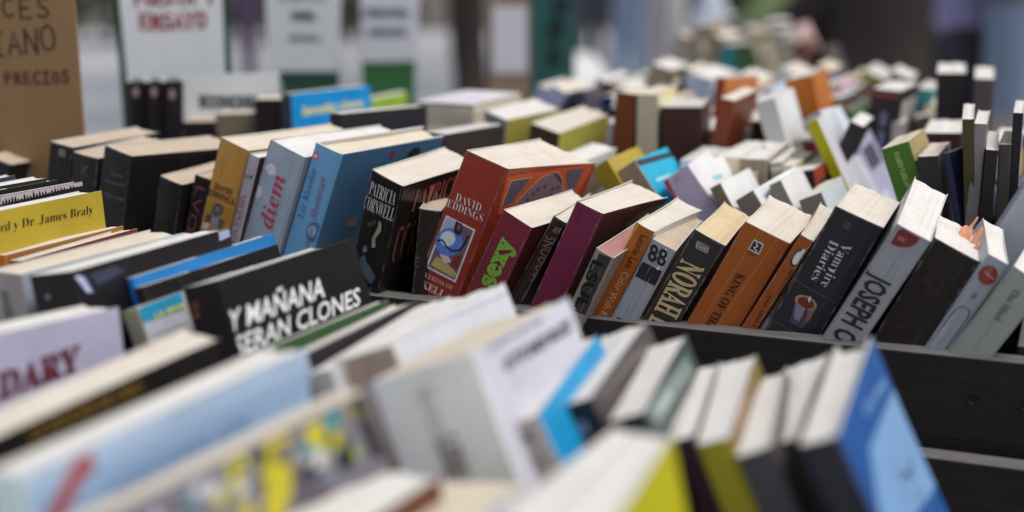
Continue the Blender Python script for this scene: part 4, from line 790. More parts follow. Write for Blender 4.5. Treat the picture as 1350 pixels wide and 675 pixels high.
BOOKS = {
# row M ------------------------------------------------------------
'm0': (PB, '201d22', None, 't', 'plain black paperback at far left in front of the cardboard sign'),
'm1': (PB, '211f1e', None, 't', 'black paperback with small pale square logo high on its spine'),
'm2': (PB, '272523', None, 't', 'low charcoal paperback squeezed between two taller black ones, faint grey letter on spine'),
'm3': (PB, '1e1b1b', None, 't', 'thickest black paperback at left with three small grey words on its spine'),
'm4': (PB, '1d1a1a', None, 't', 'short black paperback with dim grey lettering right of the thickest black one'),
'm5': (PB, '211c1c', None, 't', 'black paperback with dull red letters LVO beside the mustard paperback'),
'yellow': (PB, 'a5783a', '8f6a34', 'o', 'mustard yellow paperback with black author name above a dark figure'),
'milena': (PB, '96909c', '3c2c2c', 'w', 'thin lilac grey paperback with 119 and purple capitals beside the mustard one'),
'diem': (PB, '8c99a6', '6e7780', 'w', 'pale grey blue paperback with red script word diem and lilac swirls'),
'kessler': (HB, '5f8fb4', '3f5f7c', 'o', 'blue hardback lettered neues Abenteuer with round pink emblem on its spine'),  # front cover colour darkened for the shade it stands in
'patricia': (PB, '201c1c', '221c1b', 'c', 'thick black paperback with tall white capitals over green smoke art'),
'waits': (PB, '251f1d', '251f1d', 't', 'dark paperback with dim brown lettering wedged behind the rust red one with orb picture'),
'red': (PB, '7b2e24', '863a26', 'c', 'thick rust red paperback with a framed blue orb picture on its spine'),
'yxes': (PB, '722a38', '43191d', 'c', 'wine red paperback with fat green lettering sexy'),
'shadow': (PB, '33201f', '33201f', 'c', 'thin dark brown paperback with dim condensed lettering left of the plain plum one'),
'plum': (PB, '6a2740', '44211f', 'c', 'plain plum coloured paperback with creased blank spine'),
'worn': (PB, '8a8078', '7a7068', 'p', 'battered short paperback with dark spine panel and pink stained top edge'),
'laurie': (PB, '94501f', 'd8d0c2', 'c', 'narrow orange paperback with yellow spine edge, dark then pale lettering'),
'torn': (PB, '85878f', '9a8d80', 't', 'torn grey paperback with large black 88 on its spine'),
'norah': (PB, '332f2f', '332f2f', 'y', 'dark paperback with tall gold capitals and yellowed pages'),
'king': (PB, '8a4a22', '8a4a22', 'c', 'thick orange brown paperback with square black emblem and dark capitals'),
'prince': (PB, '844420', '6a3418', 'c', 'thin orange paperback with pale bird oval near its top'),
'vampire': (PB, '2e2c30', '2b292c', 'c', 'thick black paperback with pale serif title and a dripping cup picture'),
'joseph': (PB, '85858b', 'b5b3b8', 'w', 'grey white paperback with bold black capitals and half round maroon emblem'),
'script': (PB, '26201f', '26201f', 'w', 'wide black paperback with faint red brush strokes and orange scrap in its pages'),
'circle': (PB, '82868f', '9aa0a8', 'w', 'narrow light grey paperback with a red disc and number 98'),
'iliad': (PB, '7f837c', '70746e', 'w', 'grey green paperback with small grey serif title at the right end of its crate'),
# row F ------------------------------------------------------------
'f1': (PB, '6f7f94', '3a4658', 'w', 'pale blue edged book at the far left edge, first in the front crate'),
'f2': (PB, '20242e', '2a2b31', 'w', 'dark book with silvery light blue worn top corner near the left edge'),
'f3': ('magazine', '2a2627', '2a2627', 'w', 'thin dark brown booklet behind the one with grass silhouettes'),
'grass': ('magazine', '2a2228', '2a2228', 'w', 'thin dark book with black grass silhouettes on lilac'),
'braly': (PB, 'a8922c', 'b39c32', 'w', 'flat yellow cover with one line of dark serif lettering at the left edge'),
'edge1': (PB, 'a0602e', 'a06c34', 'c', 'cream paged book with orange yellow cover edge in front of the yellow book'),
'edge2': (PB, '7a2e20', '7a4430', 'c', 'cream paged book with dark red brown cover edge, second from the yellow book'),
'cream': (PB, '8b8482', 'a8b6c4', 'o', 'thick cream paged paperback with grey spine at the left edge'),
'black': (PB, '221d1e', '262026', 'w', 'thick black paperback with round spine emblem and blue white cover image'),
'blue': ('magazine', '1f5f9c', '2577b8', 'w', 'glossy bright blue thin book leaning over at left'),
'bthin': (PB, '231e1f', '231e1f', 'w', 'thin black book directly behind the MAÑANA one'),
'teal': (PB, '8a8876', 'b0aeb0', 'w', 'small book with teal and grey photo cover and yellow lettering'),
'clones': (PB, '1c1718', '151112', 'w', 'black paperback with Y MAÑANA SERAN CLONES in white capitals on its cover'),
'green': (PB, 'b8b2b0', '3a5a34', 'w', 'thin white book with dark green cover edge in front of MAÑANA'),
'purple': (PB, '8f96a8', '33262f', 'w', 'thin book with dark purple cover edge beside the green edged one'),
'whiteb': (PB, 'a8998c', 'd6d6de', 'w', 'white covered book with tan spine label just left of the thick white one'),
'whitea': (PB, 'c2c0c2', 'c6c6cc', 'w', 'slim white book just right of the dark purple edged one'),
'dtv': (PB, 'cfc6c0', 'cbcbd8', 'o', 'very thick white paperback with grey capitals OTTI INDI RUZZ and LESE on spine'),
'cyan': (PB, '948c88', '1f94cc', 'w', 'paperback with grey spine and vivid cyan front cover'),
'fb1': (PB, '2a2729', '575052', 'w', 'black paperback with pale ring emblem on its spine next to the cyan one'),
'fb2': (PB, '2c2a2b', '45504e', 'w', 'black paperback with greenish grey cover art, second right of the cyan one'),
'fp1': (PB, '38262e', '4a3d44', 'w', 'narrow dark purple paperback beside the olive yellow spined one'),
'fy': (PB, '857a1c', '6f5a30', 'w', 'olive yellow spined paperback with brown and gold cover art'),
'fg': (PB, '3d3b40', '5b5658', 'w', 'charcoal grey spined paperback right of the olive yellow one'),
'fbr': (PB, '3a332e', '6f6764', 'w', 'brown black paperback against the blue hardback'),
'hard': (HB, '2a2c3e', '2f5fa6', 'w', 'blue jacketed hardback with light blue panel and brush lettering, right end of the front row'),
# row N ------------------------------------------------------------
'ndary': (PB, 'b4b0c8', 'b6b3cc', 'w', 'lilac white book with dark red serif capitals DARY at the left edge'),
'ngold': (PB, '2a2422', '2a2422', 'c', 'black covered book with dull gold capitals, lower left foreground'),
'nblue': (PB, 'a9c0dc', 'b2c8e2', 'w', 'large blurred pale blue book with a red stroke, bottom left foreground'),
'ncomic': ('comic_book', '555058', '77747e', 'o', 'comic book with yellow, teal and black artwork in the foreground'),
'nw1': (PB, 'b8b0aa', '6a3f30', 'w', 'blurred white paged book with brown cover edge at the bottom, left of centre'),
'nw2': (PB, 'c8c0b6', 'd2d2e2', 'o', 'blurred cream paged book with white cover at the bottom centre'),
'nyel': (PB, 'c8c48c', 'bcb722', 'w', 'bright yellow green covered book with white pages at the bottom'),
# rows behind ------------------------------------------------------
'olive': (PB, '7d6c1e', '8a7a30', 'c', 'slim olive yellow spine leaning left behind the plain plum book'),
'beige': (PB, '80705f', '1f8aa6', 'c', 'beige spined book with bright teal cover behind the narrow orange paperback'),
'pink': (PB, '9c94a8', 'b9b4c8', 'w', 'lilac white book with magenta stripe and 01 on its spine'),
'wlogo': (PB, 'a8a8b4', 'c6c6d4', 'w', 'white book with small blue and pink marks on its cover'),
'gsp1': (PB, '6a5f4f', 'b6bcbe', 'w', 'slim grey brown spine with white cover behind the gold lettered book'),
'gsp2': (PB, '746a64', 'b4bec6', 'w', 'wider grey brown spine with white cover, next right of the slim one'),
'wcov': (PB, '6f6b64', 'c0c4cf', 'w', 'white covered book behind the thick orange brown paperback'),
'gsp4': (PB, '6c6661', 'a9b0b6', 'c', 'grey spined book behind the thin orange bird paperback'),
'dgrey': (PB, '44424e', '3c2c30', 'w', 'slate grey book leaning right amid white page tops'),
'greenb': (PB, '3f6021', '8f8058', 'o', 'grass green spined book with faint gold lettering rising behind the cup picture book'),
'dlean': (PB, '2c2626', '2c2626', 'w', 'dark brown book leaning steeply right with bright white top'),
'maroon': (PB, '3f2020', '3f2020', 'w', 'wide maroon spined book behind the green one'),
'olthin': (PB, '3c3820', '3c3820', 'w', 'tall thin olive brown upright book in the dark group at right'),
'grthin': (PB, '6a6266', '6a6266', 'w', 'tall thin grey upright book next to the olive brown one'),
'dkshort': (PB, '242022', '242022', 'w', 'shorter black upright book right of the tall grey one'),
'dkbrown': (PB, '3c3634', '3c3634', 'o', 'dark taupe upright book with cream top near the right edge'),
'dktall': (PB, '201c1f', '8f93a8', 'w', 'tallest black upright book at the right edge'),
'vol1': (HB, '221d22', None, 'k', 'left one of three matching black volumes with pale emblem under the ENSAYO sign'),
'vol2': (HB, '241f24', None, 'k', 'middle one of three matching black volumes under the ENSAYO sign'),
'vol3': (HB, '221d22', None, 'k', 'right one of three matching black volumes beside the white shelf label'),
'dlow': (PB, '251d22', None, 't', 'low black book right of the three matching volumes'),
'gbrown': (PB, '665c4e', None, 'c', 'wide grey brown spined book below the white shelf label'),
'dsq': (PB, '261e1f', None, 'c', 'square dark brown book left of the blue Investigaciones book'),
'invest': (PB, '35394a', '0f74ac', 'c', 'blue book with Investigaciones in pale yellow on its cover'),
'dlong': (PB, '2a262c', '2c292f', 'g', 'long black book in front of the blue Investigaciones one'),
'lime': (PB, '7f9a30', '86a034', 'w', 'lime green covered book beside the blue Investigaciones one'),
'dbr': (PB, '362f2d', '362f2d', 'g', 'dark brown covered book behind the black smoke art one'),
'whol': (PB, '77706a', '8f8440', 'w', 'white topped book with olive cover edge behind the rust red one with orb picture'),
'brtri': (PB, '4a3628', '9c9a4a', 'c', 'brown spined book with lime olive cover and cream top'),
'dpurp': (PB, '38343c', '4a4450', 'g', 'dark purple grey book left of the orange brown spine'),
'orbr': (PB, '5f3318', '8a5a30', 'o', 'orange brown spined upright book left of the cream upright one'),
'cre1': (PB, '9a9080', 'bdb389', 'o', 'cream upright book between the orange brown and the dark red ones'),
'dkred': (PB, '3a2220', '3a2220', 'g', 'wide dark red brown upright book right of the cream one'),
'rust': (PB, '7a2f20', 'a86a38', 'g', 'rust red book with orange patch standing tall in the far crate'),
'rust2': (PB, '6a3524', '6a3524', 'c', 'second rust brown book below the tall rust red one'),
'orange': (PB, '9a581e', '9a581e', 'w', 'bright orange book leaning left in the far crate'),
'yelst': (PB, '8f8810', 'a8a8b0', 'w', 'slim acid yellow spine leaning left'),
'wlean1': (PB, '9a9c9c', 'b4b4b6', 'w', 'off white spine leaning left of the acid yellow one'),
'wlean2': (PB, '8a8a8e', 'aab0ba', 'w', 'pale blue white book right of the acid yellow spine'),
'dkup': (PB, '262122', '4a4244', 'w', 'dark upright book with pinkish white top standing high at right'),
'brup': (PB, '4a3e40', '4a3e40', 'w', 'brown grey upright book with white top right of the dark high one'),
'navy': ('magazine', '33344f', '3c3e62', 'g', 'thin navy booklet with bent cover standing before the maroon book'),
'creamp': (PB, '2f2a2c', '6f6468', 'c', 'cream topped dark book between the green one and the navy booklet'),
'gcel': (PB, '8a8c94', '7d8087', 'w', 'grey book slanting in at the right edge above the grey green paperback'),
}
ROOTS = {}
for nm, (kind, sp, fr, tone, lab) in BOOKS.items():
    g = {'M': GM, 'F': GF, 'N': GN, 'B': GB}[POSE[nm][0][0]]
    rough = .22 if nm in ('blue', 'hard') else (.27 if nm in ('plum', 'yxes', 'red', 'kessler', 'vampire', 'script', 'joseph', 'diem', 'patricia') else .42)
    wear = 1.0 if nm in ('king', 'prince', 'torn', 'worn', 'norah', 'laurie') else .45
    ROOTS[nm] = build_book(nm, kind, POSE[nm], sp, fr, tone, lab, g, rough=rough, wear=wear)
# orange scrap of paper tucked in the black script book
def paper_scrap():
    root = thing('paper_bookmark', 'torn orange paper scrap sticking out of the black brush stroke book', 'bookmark')
    r2 = random.Random(5); B = ROOTS['script'][1]; M = ROOTS['script'][3]
    o = Vector(POSE['script'][1:4])
    def W(x, y, z): return (M @ Vector((x, y, z))) + o
    t, d, H = B.t, B.d, B.H
    def petal(pts, th=.0004):
        vs = []; 
        for (x, y, z) in pts: vs.append(W(x, y, z))
        for (x, y, z) in pts: vs.append(W(x+.0006, y+.0004, z))
        n = len(pts); fs = [tuple(range(n)), tuple(range(2*n-1, n-1, -1))]+[(i, (i+1) % n, n+(i+1) % n, n+i) for i in range(n)]
        return vs, fs
    allv, allf = [], []
    for pts in ([(t*.78, d*.52, H-.004), (t*.76, d*.56, H+.006), (t*.83, d*.62, H+.0135), (t*.90, d*.63, H+.011), (t*.98, d*.58, H+.004), (t*.96, d*.54, H-.004)],
                [(t*.50, d*.60, H-.003), (t*.47, d*.64, H+.004), (t*.55, d*.70, H+.007), (t*.66, d*.70, H+.005), (t*.72, d*.66, H+.007), (t*.76, d*.60, H-.003)],
                [(t*.60, d*.66, H+.004), (t*.64, d*.70, H+.011), (t*.66, d*.72, H+.017), (t*.69, d*.72, H+.0165), (t*.68, d*.70, H+.009), (t*.70, d*.66, H+.004)],
                [(t*.84, d*.34, H-.003), (t*.86, d*.36, H+.004), (t*.92, d*.42, H+.006), (t*1.0, d*.40, H+.002), (t*.98, d*.36, H-.003)]):
        v, f = petal(pts); b = len(allv); allv += v; allf += [tuple(i+b for i in q) for q in f]
    link('scrap', mesh('scrap', allv, allf), root, (plain('orange_paper', (.72, .34, .20), .8, .25, 90),))
paper_scrap()
# ------------------------------------------------------------------ filling of the crates behind
HIDDEN = set([21, 104, 105, 106, 108, 110, 111, 112, 117, 118, 169, 171, 220, 221, 222, 223, 225, 226, 227, 229, 231, 232, 233, 234, 235, 236, 301, 307, 310, 311, 313, 315, 316, 369, 370, 372, 373, 374, 375, 376, 377, 378, 379, 380, 381, 382, 383, 386, 387, 461, 462, 465, 581, 584, 586, 587])   # books of the filling that nothing shows of
PALETTE = [('2a2526', 'black'), ('3b302c', 'dark brown'), ('47424a', 'slate grey'), ('8a8580', 'grey'), ('b4b2b4', 'white'), ('b9ab94', 'cream'),
           ('7a6f5c', 'taupe'), ('5a2324', 'maroon'), ('2c3a5c', 'navy'), ('6f6a2a', 'olive'), ('a2602a', 'orange'), ('2f6f78', 'teal'), ('8f8fa6', 'lilac grey'),
           ('7c2f26', 'rust red'), ('3c5a38', 'green'), ('9aa6b8', 'pale blue'), ('a58a90', 'dusty pink')]
WL = [5, 5, 3, 5, 9, 7, 4, 3, 2, 2, 2, 1, 4, 2, 2, 4, 3]
TONES = ['w', 'w', 'w', 'g', 'c', 'c', 'o']
TN = {'w': 'white', 'g': 'greyish', 'c': 'cream', 'o': 'ivory'}
ORD = {'B1': 'first', 'B1b': 'second', 'B2': 'third', 'B2b': 'fourth', 'B3': 'fifth', 'B3b': 'sixth', 'B4': 'seventh', 'B4b': 'eighth', 'B5': 'ninth', 'B6': 'tenth', 'B7': 'last'}
def occupied(row):
    iv = []
    for nm, p in POSE.items():
        if p[0] != row: continue
        yaw, lean, t, H = p[4], p[5], p[7], p[9]
        u = UX*p[1]+UY*p[2]
        w = t*cos(lean)
        iv.append((u-.002, u+w+.002))
        top = u+sin(lean)*H
        iv.append((min(u, top+.0)*1.0 if lean < 0 else u, (max(u, top)+w) if lean > 0 else u+w))
    return iv
def fill_row(row, vbase, u0, u1, floor, seed, pal=None, hs=None):
    r = random.Random(seed); iv = occupied(row)
    u = u0; lean = 0; left = 0; out = []; prev = None
    while u < u1:
        if left <= 0:
            left = r.randint(3, 7); lean = radians(r.choice([-26, -20, -12, -3, 0, 4, 14, 22])+r.uniform(-3, 3))
        t = r.choice([.013, .018, .022, .026, .03, .035, .042])*r.uniform(.9, 1.1)
        H = r.choice(hs or [.172, .18, .19, .2, .21])*r.uniform(.98, 1.02); d = r.choice([.108, .112, .125, .135])
        ln = lean+radians(r.uniform(-2, 2)); w = t*cos(ln)+.003+abs(sin(ln))*.006
        a, b = u, u+w
        lo, hi = min(a, a+sin(ln)*H*.85), max(b, b+sin(ln)*H*.85)
        hit = [q for q in iv if q[0] < hi and q[1] > lo]
        if hit:
            u = max(u+.006, min(q[1] for q in hit)); left = 0; prev = None; continue
        for _ in range(30):
            (hx, cn) = r.choice(pal) if pal else r.choices(PALETTE, WL)[0]
            if cn != prev: break
        fx, fn = (hx, cn) if r.random() < .6 else r.choices(PALETTE, WL)[0]
        zl = floor+(t*sin(ln) if ln > 0 else 0)
        P = row_pt(u, vbase+r.uniform(-.006, .012), zl)
        pose = [row, P.x, P.y, P.z, PSI-radians(0)+radians(r.uniform(-3, 5)), ln, 0, t, d, H, 1, 0]
        out.append(dict(pose=pose, hx=hx, fx=fx, cn=cn, fn=fn, tone=r.choice(TONES), t=t, H=H, ln=ln, u=u, row=row))
        prev = cn; u += w; left -= 1
    return out
HL = [.16, .165, .172, .18]
ALL = []
ALL += fill_row('B1', .205, -1.28, -.03, .80, 3)
ALL += fill_row('B1b', .335, -.75, -.1, .80, 31, [('b9ab94', 'cream'), ('b4b2b4', 'white'), ('8a8580', 'grey'), ('7a6f5c', 'taupe'), ('2a2526', 'black')], [.160, .165, .170])
ALL += fill_row('B2', .415, -1.6, .35, .80, 5)
ALL += fill_row('B2b', .535, -1.5, .3, .80, 41, None, HL)
ALL += fill_row('B3', .655, -1.7, .45, .80, 6)
ALL += fill_row('B3b', .775, -1.5, .4, .80, 42, None, HL)
ALL += fill_row('B4', .85, -1.85, .5, .80, 7)
ALL += fill_row('B4b', .965, -1.5, .5, .80, 43, None, HL)
ALL += fill_row('B5', 1.08, -1.85, .55, .80, 9)
ALL += fill_row('B6', 1.70, -1.2, .9, .80, 12)
ALL += fill_row('B7', 2.02, -1.2, .9, .80, 14)
LIMITS = {'B1': (680, 1262), 'B1b': (795, 1045), 'B2': (640, 1315), 'B2b': (600, 1215), 'B3b': (690, 1215), 'B4b': (800, 1210), 'B3': (650, 1240), 'B4': (745, 1225), 'B5': (880, 1185), 'B6': (850, 1075), 'B7': (930, 1050)}
LAND = [('m3', 'thickest black book'), ('yellow', 'mustard book'), ('kessler', 'pink emblem hardback'), ('patricia', 'smoke art book'), ('red', 'blue orb book'),
        ('plum', 'plain plum book'), ('laurie', 'narrow orange book'), ('norah', 'gold lettered book'), ('king', 'thick orange book'), ('vampire', 'cup picture book'), ('joseph', 'half disc book'), ('script', 'brush stroke book'), ('iliad', 'grey green book')]
LANDX = []
for nm, ph in LAND:
    p = POSE[nm]; LANDX.append((pix((p[1]+sin(p[5])*p[9]*UX+.02, p[2]+sin(p[5])*p[9]*UY, p[3]+p[9]*.9))[0], ph))
KEEP = []
for k, f in enumerate(ALL):
    P = Vector(f['pose'][1:4]); P.z = .97; P.x += UX*sin(f['ln'])*f['H']; P.y += UY*sin(f['ln'])*f['H']
    f['px'] = pix(P)[0]; f['k'] = k
    lo, hi = LIMITS[f['row']]
    if lo < f['px'] < hi and k not in HIDDEN: KEEP.append(f)
USED = set()
for i, f in enumerate(KEEP):
    land = min(LANDX, key=lambda q: abs(q[0]-f['px']))[1]
    nb = [KEEP[j]['cn'] for j in (i-1, i+1) if 0 <= j < len(KEEP) and KEEP[j]['row'] == f['row']]
    how = 'leaning' if abs(f['ln']) > .25 else 'upright'
    size = 'thick' if f['t'] > .03 else ('thin' if f['t'] < .02 else '')
    base = f"{f['cn']} book with {TN[f['tone']]} top, {ORD[f['row']]} row behind {land}"
    opts = [base]+[f"{base}, by {n} one" for n in nb]+[f"{size} {base}".strip(), f"{how} {base}", f"{size} {how} {base}".strip()]+[f"{size} {base}, by {n} one".strip() for n in nb]+[f"{how} {base}, by {n} one" for n in nb]
    if len(nb) == 2: opts.append(f"{base}, between {nb[0]} and {nb[1]}")
    if f['fn'] != f['cn']: opts.append(f"{base}, {f['fn']} front cover")
    f['opts'] = opts
from collections import Counter
cnt = Counter(o for f in KEEP for o in set(f['opts']))
for f in KEEP:
    lab = next((o for o in f['opts'] if cnt[o] == 1 and len(o.replace(',', '').split()) <= 16 and o not in USED), None)
    if lab is None: lab = next((o for o in f['opts'][1:] if o not in USED), f['opts'][-1]); f['dup'] = True
    USED.add(lab)
    f['root'] = build_book('fill%d' % f['k'], PB, f['pose'], f['hx'], f['fx'], f['tone'], lab, GB, True)[0].name

# ------------------------------------------------------------------ crates and tables
RZ = -PSI
def crate(label, u0, u1, v0, v1, z, h, th=.022, rim=WOODRIM, group='dark wooden book crates'):
    c = row_pt((u0+u1)/2, (v0+v1)/2, z)
    root = thing('book_crate', label, 'crate', c, group, (0, 0, RZ))
    L, D = u1-u0, v1-v0
    def board(nm, sx, sy, sz, loc, top=True):
        o = box(nm, sx, sy, sz, root, WOOD, loc, .0015)
        o.data.materials.append(rim)
        for p in o.data.polygons:
            if top and p.normal.z > .6 and p.center.z > sz/2-.003: p.material_index = 1
        return o
    board('base_board', L-2*th, D-2*th, .01, (0, 0, -.005))
    for s in (-1, 1):
        board('side_board', L, th, h-.0085, (0, s*(D/2-th/2), (h-.0085)/2-.0085))
        board('end_board', th, D-2*th-.001, h-.004, (s*(L/2-th/2), 0, h/2-.008))
    sm = plain('dull_screw_metal', (.05, .046, .044), .45, .3, 80)
    for s in (-1, 1):
        for q in (-L/2+.012, -L/2+.05, L/2-.05, L/2-.012, 0.04):
            bm = bmesh.new(); bmesh.ops.create_cone(bm, segments=12, radius1=.0038, radius2=.0032, depth=.0016)
            for v in bm.verts: v.co = Vector((v.co.x, v.co.z, v.co.y))
            me = bpy.data.meshes.new('screw'); bm.to_mesh(me); bm.free()
            o = link('screw', me, root, (sm,)); o.location = (q, s*(D/2+.0006), h*.45-.0085+.012*(1 if q > 0 else -1))
    return root
crate('dark crate in the middle holding the rust red orb picture book and its neighbours', -1.34, -.006, 0, .345, .80, .097)
crate('dark crate right of the middle one holding the upright dark books', -.002, 1.2, .002, .345, .80, .097)
crate('second dark crate behind the middle one', -1.13, -.03, .36, .80, .80, .09)
crate('dark crate far right in the second line of crates', -.02, 1.0, .362, .80, .80, .09)
crate('third dark crate behind, holding the orange book', -.9, .6, .815, 1.28, .80, .09)
crate('lower dark crate in front holding the MAÑANA book and the blue hardback', -1.15, .34, -.66, -.014, .76, .066)
def table(label, u0, u1, v0, v1, z):
    root = thing('trestle_table', label, 'table', row_pt((u0+u1)/2, (v0+v1)/2, 0), 'trestle tables under the crates', (0, 0, RZ))
    m = plain('table_grey', (.10, .09, .085), .6, .3, 6, .2)
    box('table_top', u1-u0, v1-v0, .025, root, m, (0, 0, z-.0125), .003)
    for a in (-1, 1):
        for b in (-1, 1):
            box('leg', .04, .04, z-.026, root, m, (a*((u1-u0)/2-.08), b*((v1-v0)/2-.06), (z-.026)/2), .003)
table('grey table carrying the crates at the back', -1.38, 1.25, .0, 1.3, .785)
table('lower grey table carrying the front crate', -1.2, .4, -.68, -.012, .745)
# ------------------------------------------------------------------ signs
PAPER = plain('white_paper_sheet', (.79, .81, .84), .8, .05, 14)
GREENB = plain('green_board', (.030, .085, .062), .6, .25, 9)
GREENL = plain('leaf_green_card', (.045, .17, .06), .6, .2, 9)
TEALB = plain('teal_board', (.035, .13, .115), .6, .3, 7)
KRAFT = plain('brown_cardboard', (.27, .165, .08), .85, .07, 6, .05, (3, 1, 1))
FRAME = plain('light_wood_frame', (.30, .21, .15), .6, .25, 12)
GLY = {  # marker strokes on a 1 x 1.4 grid
 'N': [[(0, 0), (.05, 1.4)], [(.05, 1.4), (.75, 0)], [(.75, 0), (.8, 1.4)]], 'C': [[(.8, 1.25), (.5, 1.4), (.15, 1.15), (0, .7), (.12, .25), (.45, 0), (.85, .15)]],
 'E': [[(.75, 1.4), (.02, 1.38), (0, 0), (.8, .02)], [(.0, .72), (.6, .74)]], 'S': [[(.75, 1.25), (.4, 1.4), (.08, 1.15), (.2, .8), (.6, .62), (.78, .3), (.5, .02), (0, .12)]],
 'I': [[(.4, 1.4), (.4, 0)], [(.1, 1.4), (.7, 1.4)], [(.1, 0), (.7, 0)]], 'A': [[(0, 0), (.4, 1.4), (.8, 0)], [(.15, .5), (.65, .5)]],
 'O': [[(.4, 1.4), (.08, 1.15), (0, .7), (.1, .2), (.4, 0), (.72, .2), (.82, .7), (.72, 1.2), (.4, 1.4)]], 'P': [[(.05, 0), (.0, 1.4), (.55, 1.38), (.72, 1.05), (.5, .72), (.03, .68)]],
 'R': [[(.05, 0), (.0, 1.4), (.55, 1.38), (.72, 1.05), (.5, .72), (.03, .68)], [(.3, .68), (.8, 0)]], 'Y': [[(0, 1.4), (.38, .7), (.8, 1.4)], [(.38, .7), (.36, 0)]],
 'L': [[(0, 1.4), (0, 0), (.7, 0)]], 'T': [[(0, 1.4), (.8, 1.4)], [(.4, 1.4), (.4, 0)]], 'U': [[(0, 1.4), (.05, .3), (.4, 0), (.72, .3), (.78, 1.4)]], 'Í': [[(.4, 1.2), (.4, 0)], [(.35, 1.35), (.6, 1.6)]]}
def marker(s, x, z, h, adv, w, parent, mat, y=-.0035, r=None, slope=0):
    r = r or random.Random(len(s)); vs, fs = [], []
    k = h/1.4
    for i, ch in enumerate(s):
        if ch == ' ': continue
        dz = r.uniform(-.04, .04)*h+slope*i*adv; sc = k*r.uniform(.93, 1.07)
        for stv in GLY[ch]:
            pts = [(x+i*adv+p[0]*sc*.95, z+dz+p[1]*sc) for p in stv]
            b = len(vs)
            for j, p in enumerate(pts):
                q = pts[min(j+1, len(pts)-1)]; o = pts[max(j-1, 0)]
                tx, tz = q[0]-o[0], q[1]-o[1]; L = sqrt(tx*tx+tz*tz) or 1
                nx, nz = -tz/L*w/2, tx/L*w/2
                ex = (tx/L*w/2 if j == len(pts)-1 else (-tx/L*w/2 if j == 0 else 0)); ez = (tz/L*w/2 if j == len(pts)-1 else (-tz/L*w/2 if j == 0 else 0))
                yy = y-.00008*(len(vs) % 37)/37
                vs += [(p[0]+nx+ex, yy, p[1]+nz+ez), (p[0]-nx+ex, yy, p[1]-nz+ez)]
            fs += [(b+2*j, b+2*j+1, b+2*j+3, b+2*j+2) for j in range(len(pts)-1)]
    return link('lettering', mesh('lettering', vs, fs), parent, (mat,))
def printed(s, cx, z, w, h, parent, mat, y=-.0035, bold=.02):
    uv, fs = text_geo(s, 'sans', bold)
    return link('lettering', mesh('lettering', [(cx-w/2+a*w, y, z+b*h) for a, b in uv], fs), parent, (mat,))
INKB = plain('black_marker_ink', (.035, .03, .03), .6, .3, 60)
INKR = plain('red_marker_ink', (.34, .045, .055), .6, .3, 60)
INKP = plain('purple_marker_ink', (.10, .028, .04), .6, .3, 60)
INKG = plain('grey_print_ink', (.13, .15, .18), .6, .2, 60)
INKL = plain('pale_print_ink', (.17, .21, .25), .6, .2, 60)
def on_board(root, px, py):            # where the sight line through a photo pixel meets the board: local x, z
    R = root.rotation_euler.to_matrix(); ex, ez = R @ Vector((1, 0, 0)), R @ Vector((0, 0, 1)); n = ex.cross(ez)
    c0 = Vector((0, 0, CAM_Z)); d = at(px, py, 1)-c0
    q = c0+d*((root.location-c0).dot(n)/d.dot(n))-root.location
    return q.dot(ex), q.dot(ez)
def slab(nm, root, pts, y0, th, mat):  # a thin sheet with the outline given in photo pixels
    P = [on_board(root, *p) for p in pts]; n = len(P)
    vs = [(a, y0, b) for a, b in P]+[(a, y0+th, b) for a, b in P]
    fs = [tuple(range(n)), tuple(range(2*n-1, n-1, -1))]+[((i+1) % n, i, n+i, n+(i+1) % n) for i in range(n)]
    return link(nm, mesh(nm, vs, fs), root, (mat,))
def mark(s, root, px0, px1, py, hpx, wpx, mat, y, slope=0):
    a = on_board(root, px0, py); b = on_board(root, px1, py); h = on_board(root, px0, py-hpx)[1]-a[1]
    adv = (b[0]-a[0])/(len(s)-.2); return marker(s, a[0], a[1], h, adv, wpx*(b[0]-a[0])/(px1-px0), root, mat, y, None, slope)
def prt(s, root, px0, px1, py, hpx, mat, y, bold=.02):
    a = on_board(root, px0, py); b = on_board(root, px1, py); h = on_board(root, px0, py-hpx)[1]-a[1]
    return printed(s, (a[0]+b[0])/2, a[1], b[0]-a[0], h, root, mat, y, bold)
def board(kind, label, px, py, depth, roll, yaw):
    return thing(kind, label, 'sign', at(px, py, depth), None, (0, roll, yaw))
r_ = board('cardboard_sign', 'brown cardboard sign with black marker words and PRECIOS in dark red, at left', 20, 215, 1.52, radians(-1.5), radians(-6))
slab('panel', r_, [(-70, -70), (91, -70), (97, 0), (110, 178), (116, 260), (-70, 260)], 0, .005, KRAFT)
mark('NCES', r_, -18, 69, 21, 26, 3.2, INKB, -.0004, -.06)
mark('IANO', r_, -9, 74, 73, 32, 3.0, INKB, -.0004, .06)
mark('PRECIOS', r_, 8, 93, 110, 15, 3.2, INKP, -.0004)
r_ = board('paper_sign', 'white paper sign with red ENSAYO on a dark green board', 165, 172, 1.9, radians(-1.6), 0)
slab('backing_board', r_, [(145, -70), (296, -70), (300, 0), (306, 110), (306, 240), (170, 240), (163, 165), (150, 0)], 0, .006, GREENB)
slab('paper_sheet', r_, [(154, -70), (290, -70), (293, 0), (298, 103), (168, 105), (158, 0)], -.002, .0012, PAPER)
mark('ENSAYO', r_, 187, 273, 38, 19, 4.6, INKR, -.0026)
mark('POESÍA Y', r_, 180, 284, 6, 19, 4.6, INKR, -.0026)
r_ = board('shelf_label', 'low white shelf label with grey capitals ECONOMIA below the signs', 300, 158, 1.79, 0, 0)
slab('card', r_, [(242, 99), (368, 95), (368, 200), (242, 200)], 0, .0015, PAPER)
prt('ECONOMIA', r_, 263, 345, 143, 18, INKG, -.0006, .09)
r_ = board('paper_sign', 'light grey printed sheet on a green board, second sign from left', 400, 117, 2.3, 0, 0)
